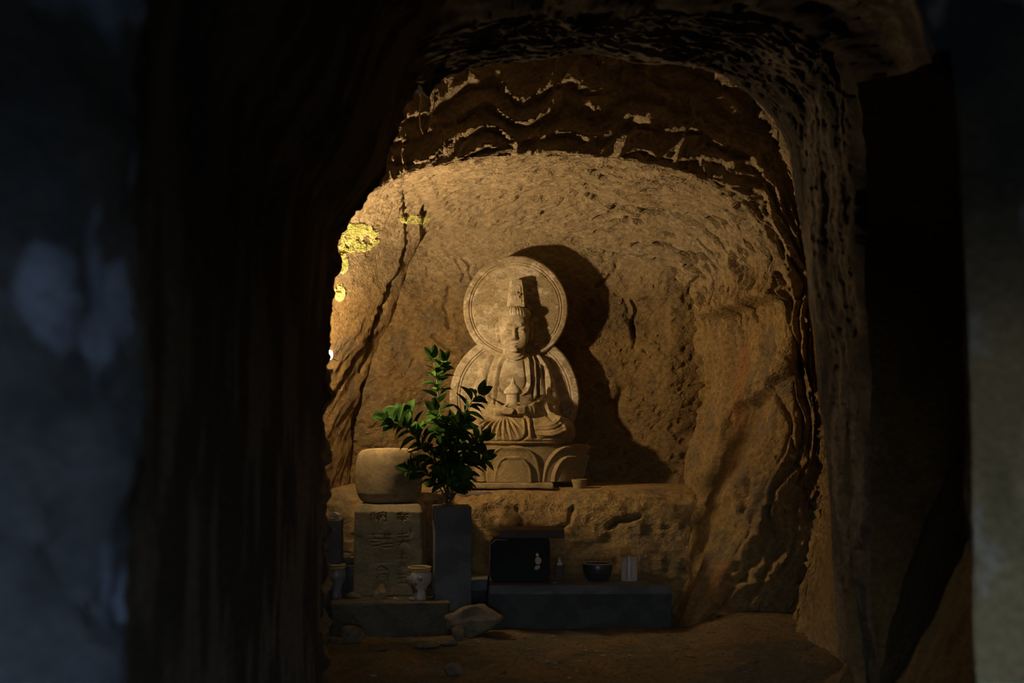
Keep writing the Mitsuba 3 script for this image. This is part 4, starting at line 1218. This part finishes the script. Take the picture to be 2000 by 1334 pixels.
def ground(name, label, pxc, pyb, w, h, seed, bsdf, cat_='rock', group=None, rz=0.0, deep=0.8, sharp=0.6, sink=0.0):
    Y = 6.6
    for _ in range(8):                          # where the line of sight meets the floor
        x = (pxc - 1000) * mpp(Y)
        z = FLZ(x, Y)
        Y = float(np.clip((CAM[2] - z) * FPX / max(pyb - 795, 1) * 0.998, 4.5, 7.3))
    s = mpp(Y)
    m = rock((w * s, w * s * deep, h * s), seed, sharp=sharp)
    y = Y + w * s * deep / 2
    x = (pxc - 1000) * mpp(y)
    single(name, label, cat_, moved(m, (x, y, FLZ(x, y) - sink), rz), bsdf, 50, group)


ground('boulder', 'big flat-topped tan rock lying against the foot of the granite pillar', 928, 1242, 120, 66, 34, 'pebble_bsdf', deep=0.7, sharp=0.35)
ground('boulder', 'rounded boulder in front of the left end of the plinth slab', 690, 1254, 52, 36, 13, 'pebble_bsdf', sharp=0.1)
ground('small_rock', 'small upright brown stone leaning below the big flat-topped rock', 896, 1246, 26, 32, 15, 'pebble_bsdf', deep=0.5)
ground('flat_rock', 'flat shard of rock lying on the earth in front of the plinth slab', 836, 1264, 52, 15, 17, 'pebble_bsdf', rz=0.3)
ground('flat_rock', 'flat pale shard lying right of another shard before the big rock', 872, 1258, 48, 14, 19, 'pebble_bsdf', rz=-0.2)
ground('flat_rock', 'thin flat stone low on the earth before the middle of the plinth slab', 742, 1268, 40, 9, 21, 'slab_bsdf')
ground('small_rock', 'lone dark rock on the open earth floor below the big flat-topped rock', 886, 1314, 38, 26, 23, 'pebble_bsdf', sharp=0.9)
ground('small_rock', 'half-buried stone at the far left of the floor beside the rounded boulder', 652, 1250, 22, 12, 25, 'pebble_bsdf')
ground('small_rock', 'small stone at the right end of the altar base', 1000, 1246, 14, 7, 27, 'pebble_bsdf')

# fallen pale leaves on the earth
lf = []
for k, (a_, b_, w_) in enumerate([(1068, 1290, 13), (1128, 1288, 12), (1084, 1293, 10), (1080, 1241, 10), (1143, 1268, 9), (1176, 1279, 13), (1018, 1302, 10), (733, 1318, 14), (1164, 1270, 8), (1035, 1282, 6), (1125, 1308, 8), (962, 1296, 7),
                                   (1142, 1262, 7), (708, 1262, 8), (770, 1271, 8), (935, 1252, 9), (1010, 1236, 6), (1228, 1278, 9), (1290, 1262, 7), (1240, 1300, 9), (1110, 1322, 10), (980, 1318, 8), (850, 1290, 7), (800, 1305, 8)]):
    Y = 6.3
    for _ in range(8):
        x = (a_ - 1000) * mpp(Y)
        Y = float(np.clip((CAM[2] - FLZ(x, Y)) * FPX / (b_ - 795), 4.5, 7.3))
    s = mpp(Y)
    u, v = np.meshgrid(np.linspace(-1, 1, 9), np.linspace(-1, 1, 7), indexing='ij')
    half = (1 - u ** 2) ** 0.8
    L = w_ * s * 0.66
    top_ = np.stack([u * L, v * half * L * 0.42, 0.004 + 0.12 * L * (v ** 2) * half + 0.15 * L * u ** 2], -1).reshape(-1, 3)
    fa = grid_faces(9, 7)
    m = trimesh.Trimesh(np.vstack([top_, top_ - [0, 0, 0.0012]]), np.vstack([fa, fa[:, ::-1] + 63]), process=False)
    single('fallen_leaf', 'dry pale fallen leaf lying flat on the earth floor', 'leaf', moved(m, ((a_ - 1000) * mpp(Y), Y, FLZ((a_ - 1000) * mpp(Y), Y) + 0.003), rng.uniform(0, 3)), 'pale_bsdf', True, 'fallen leaves on the earth floor')


# grit and pebbles too small to pick apart, strewn over the earth
V, Fc = [], []
rg = np.random.default_rng(77)
ico = trimesh.creation.icosphere(0, 1.0)
n_g = 0
while n_g < 2600:
    x = rg.uniform(-0.95, 1.25)
    y = rg.uniform(5.2, 6.8)
    if rg.random() > 0.35 + 0.65 * meshkit.noise(np.array([x / 0.25, y / 0.25, 3.0]), 5) ** 2 or (y > 6.62 and -0.95 < x < 0.80):
        continue
    r_ = rg.uniform(0.0018, 0.0050) * (1.8 if rg.random() < 0.06 else 1)
    p_ = ico.vertices * np.array([r_ * rg.uniform(0.8, 1.6), r_ * rg.uniform(0.8, 1.4), r_ * 0.6])
    c_, s_ = math.cos(n_g), math.sin(n_g)
    p_ = np.stack([p_[:, 0] * c_ - p_[:, 1] * s_, p_[:, 0] * s_ + p_[:, 1] * c_, p_[:, 2]], 1) + [x, y, FLZ(x, y) + 0.002]
    Fc.append(ico.faces + 12 * n_g)
    V.append(p_)
    n_g += 1
single('gravel', 'loose grit and small pebbles strewn over the trodden earth floor', 'gravel', trimesh.Trimesh(np.vstack(V), np.vstack(Fc), process=False), 'pebble_bsdf', False, kind='stuff')

# ------------------------------------------------------------------ vase of evergreen branches on the granite pillar
principled('vase_bsdf', (0.42, 0.36, 0.30), 0.2, 0.6, metallic=0.9)
VX, VY = W(877, 985, 6.89)[0], 6.89
s = mpp(VY)
vs = thing('flower_vase', 'short dark metal vase with a flared mouth on top of the granite pillar', 'vase')
vb = lathe(curve([(0, 0.012), (0.026, 0.012), (0.024, 0.020), (0.022, 0.028), (0.028, 0.044), (0.040, 0.060), (0.042, 0.063), (0.038, 0.062), (0.026, 0.045), (0.016, 0.030), (0.0, 0.028)], 60), 48)
part(vs, 'bowl', moved(vb, (VX, VY, PTOP)), 'vase_bsdf', True)
ft = lathe([(0, 0.0), (0.034, 0.0), (0.036, 0.004), (0.034, 0.009), (0.026, 0.013), (0, 0.013)], 48)
part(vs, 'foot', moved(ft, (VX, VY, PTOP)), 'vase_bsdf', 50, 'round foot plate')

scene['leaf_bsdf'] = {'type': 'principledthin', 'base_color': mikit.proc(lambda p, n, uv: MIX((0.024, 0.055, 0.014), (0.055, 0.115, 0.022), SS(0.3, 0.7, N(p.x * 18, p.y * 18, p.z * 18))) * (0.8 + 0.4 * FB(p.x * 160, p.y * 160, p.z * 160, 2))),
                      'roughness': 0.17, 'spec_trans': 0.0, 'diff_trans': 0.45, 'eta': 1.5}
principled('stem_bsdf', (0.20, 0.20, 0.07), 0.6, 0.3)


def leaf_mesh(L, wd, fold, curl, seed):
    r = np.random.default_rng(seed)
    nu, nv = 13, 7
    u, v = np.meshgrid(np.linspace(0, 1, nu), np.linspace(-1, 1, nv), indexing='ij')
    half = wd * (np.sin(np.pi * np.clip(u, 0, 1) ** 0.85) ** 0.8) * (1 - 0.15 * u)
    half = np.where(u > 0.86, half * (1 - sstep(0.86, 1.0, u) * 0.55), half)
    x = L * u
    y = v * half
    z = -curl * L * u ** 2 + fold * np.abs(v) * half + 0.006 * L * np.sin(9 * u + 3 * v)
    x = np.concatenate([x.ravel()])
    return trimesh.Trimesh(np.stack([x, y.ravel(), z.ravel()], 1), grid_faces(nu, nv), process=False)


LEAF = [mikit.ply(leaf_mesh(1.0, 0.265 + 0.03 * k, 0.25 + 0.15 * k, 0.10 + 0.10 * k, k), 'leaf_bsdf', True) for k in range(3)]
br = thing('evergreen_branches', 'bunch of glossy dark green evergreen branches standing in the vase on the granite pillar', 'branches')
rl = np.random.default_rng(21)


def leaf_at(base, direction, up, L, k):
    d = np.asarray(direction, float)
    d /= np.linalg.norm(d)
    y = np.cross(up, d)
    y /= max(np.linalg.norm(y), 1e-6)
    z = np.cross(d, y)
    M = np.eye(4)
    M[:3, 0], M[:3, 1], M[:3, 2], M[:3, 3] = d * L, y * L, z * L, base
    key = numbered(br + '__leaf')
    scene[key] = {**LEAF[k % 3], 'to_world': T(M)}


def branch(pts, leaves, size, start=0.25, tip=True, r0=0.0042, seed=0):
    """pts: (px, py, depth offset) up the stem"""
    r = np.random.default_rng(seed + 100)
    P3 = np.array([W(a, b, VY + d) for a, b, d in pts])
    c = curve(P3, 26)
    part(br, 'stem', tube(c, np.linspace(r0, r0 * 0.4, 26), 7), 'stem_bsdf', True)
    tan = np.gradient(c, axis=0)
    phase = r.uniform(0, 6)
    for k in range(leaves):
        t_ = start + (1 - start) * (k + 0.5) / leaves
        i = min(25, int(t_ * 25))
        d = tan[i] / np.linalg.norm(tan[i])
        a = phase + k * 2.4 + r.normal() * 0.3
        side = np.cross(d, [0.0, 1.0, 0.0])
        side /= np.linalg.norm(side)
        oth = np.cross(d, side)
        out = side * math.cos(a) * 1.15 + oth * math.sin(a) * 0.75
        dirn = d * r.uniform(0.35, 0.8) + out * r.uniform(0.7, 1.0) + np.array([0, 0, -0.12])
        upv = d + 0.5 * r.normal(size=3) - 0.4 * out + np.array([0, -0.35, 0.2])
        L = size * r.uniform(0.8, 1.15) * (0.75 if t_ > 0.9 else 1.0)
        leaf_at(c[i] + out * 0.004, dirn, upv, L, int(r.integers(3)))
    if tip:
        for a in (-0.5, 0.35):
            d = tan[-1] / np.linalg.norm(tan[-1])
            leaf_at(c[-1], d + np.array([a, 0.2 * a, 0.1]), np.array([0.3, -1, 0.3]), size * 0.85, 1)


SZ = 0.092
branch([(874, 968, 0), (868, 900, 0), (862, 830, .0), (855, 765, .01), (852, 735, .01), (846, 700, 0)], 28, SZ * 0.92, 0.30, seed=1)
branch([(853, 742, .01), (858, 722, .0), (864, 705, -.01)], 4, SZ * 0.8, 0.3, r0=0.002, seed=2)
branch([(876, 968, .01), (880, 900, .02), (893, 840, .03), (914, 795, .03), (936, 770, .03)], 28, SZ, 0.25, seed=3)
branch([(872, 968, -.02), (855, 915, -.04), (822, 865, -.06), (785, 832, -.07), (755, 818, -.07)], 27, SZ, 0.28, seed=4)
branch([(872, 968, .02), (853, 905, .03), (822, 850, .05), (795, 818, .06), (775, 806, .07)], 27, SZ, 0.25, seed=5)
branch([(880, 968, .0), (892, 918, -.02), (915, 878, -.03), (940, 858, -.03)], 25, SZ, 0.2, seed=6)
branch([(881, 968, .03), (900, 930, .04), (925, 905, .05), (943, 895, .05)], 18, SZ * 0.95, 0.25, seed=7)
branch([(870, 970, -.01), (848, 940, -.03), (820, 918, -.04), (798, 915, -.05)], 18, SZ * 0.85, 0.3, seed=8)
branch([(876, 970, -.03), (872, 910, -.06), (862, 850, -.08), (850, 805, -.08)], 26, SZ, 0.22, seed=9)
branch([(878, 970, -.03), (884, 915, -.06), (890, 865, -.08), (900, 830, -.08)], 26, SZ, 0.22, seed=10)
branch([(876, 970, .03), (874, 925, .05), (870, 880, .06), (884, 830, .06)], 24, SZ, 0.25, seed=11)
branch([(877, 972, -.02), (890, 950, -.05), (905, 935, -.06)], 12, SZ * 0.85, 0.3, seed=12)
branch([(874, 972, -.02), (866, 950, -.05), (860, 930, -.06)], 12, SZ * 0.85, 0.3, seed=13)

# ------------------------------------------------------------------ moss on the rock above the lamp
principled('moss_bsdf', drab((0.85, 0.82, 0.36), (0.70, 0.72, 0.24)), 0.9, 0.1)


def tuft_cloud(spots, n, size, seed):
    """small leafy tufts seated on the rock: spots are points of the surface with their normals"""
    r = np.random.default_rng(seed)
    V, Fc = [], []
    for k in range(n):
        j = r.integers(len(spots[0]))
        p, nn = spots[0][j], spots[1][j]
        for _ in range(3):
            d = nn + r.normal(size=3) * 0.7
            d /= np.linalg.norm(d)
            side = np.cross(d, r.normal(size=3))
            side /= np.linalg.norm(side)
            L = size * r.uniform(0.5, 1.4)
            w = L * 0.2
            b = len(V)
            V += [p - side * w, p + side * w, p + d * L * 0.6 + side * w * 0.9, p + d * L, p + d * L * 0.6 - side * w * 0.9]
            Fc += [[b, b + 1, b + 2], [b, b + 2, b + 4], [b + 4, b + 2, b + 3]]
    return trimesh.Trimesh(np.array(V), np.array(Fc), process=False)


def surface_near(cx, cy, rx, ry, noise_cut, ylo=6.2, yhi=7.6):
    a, b = pixel(Pc)
    m = (((a - cx) / rx) ** 2 + ((b - cy) / ry) ** 2 < 1) & (Pc[..., 1] > ylo) & (Pc[..., 1] < yhi)
    if noise_cut:
        m &= fbm(Pc / 0.035, 2, 201) > noise_cut
    return Pc[m], Nrm[m]


for nm, cx, cy, rx, ry, n_, lab in (('moss', 694, 464, 46, 28, 7000, 'bright yellow-green moss cushion on the rock rim above the lamp'),
                                ('moss', 668, 514, 11, 20, 700, 'small lit tuft of moss on the left rock wall just below the moss cushion'),
                                ('moss', 662, 572, 10, 16, 600, 'lowest lit tuft of moss on the left rock wall, halfway down to the lamp'),
                                ('moss', 810, 428, 30, 8, 900, 'thin pale patch of moss on the bright vault right of the moss cushion')):
    sp = surface_near(cx, cy, rx, ry, 0.42 if rx > 15 else 0.35, 6.4, 7.9)
    if len(sp[0]):
        single(nm, lab, 'moss', tuft_cloud(sp, n_, 0.0095, int(cx)), 'moss_bsdf', False, kind='stuff')


# ------------------------------------------------------------------ roots that hang in the arch
principled('root_bsdf', (0.34, 0.25, 0.15), 0.85, 0.2)
for k, (lab, Y, r_, pts_) in enumerate((
        ('pale root hanging straight down beside a dark hollow, left under the top of the arch', 6.52, 0.006, [(818, 150), (822, 185), (820, 225), (826, 262)]),
        ('second thin root close right of the straight pale root', 6.50, 0.0035, [(846, 168), (848, 200), (842, 230), (836, 258)]),
        ('crooked root over the moss cushion, its lower end lit', 6.30, 0.004, [(668, 438), (676, 412), (690, 398), (712, 388), (722, 376)]),
        ('short curled root in the dark left of the bright vault', 6.35, 0.003, [(700, 345), (712, 330), (722, 316), (738, 312)]),
        ('long dim root hanging from the front vault above the dark riser', 5.70, 0.016, [(1026, -40), (1022, 30), (1018, 75), (1014, 100)]))):
    cpts = curve([W(a, b, Y + 0.03 * math.sin(2 * j)) for j, (a, b) in enumerate(pts_)], 26)
    cpts = cpts + (fbm(cpts / 0.03, 2, 210 + k) - 0.5)[:, None] * 0.012
    single('hanging_root', lab, 'root', tube(cpts, r_ * (1.1 - 0.6 * np.linspace(0, 1, 26)), 8), 'root_bsdf', True)
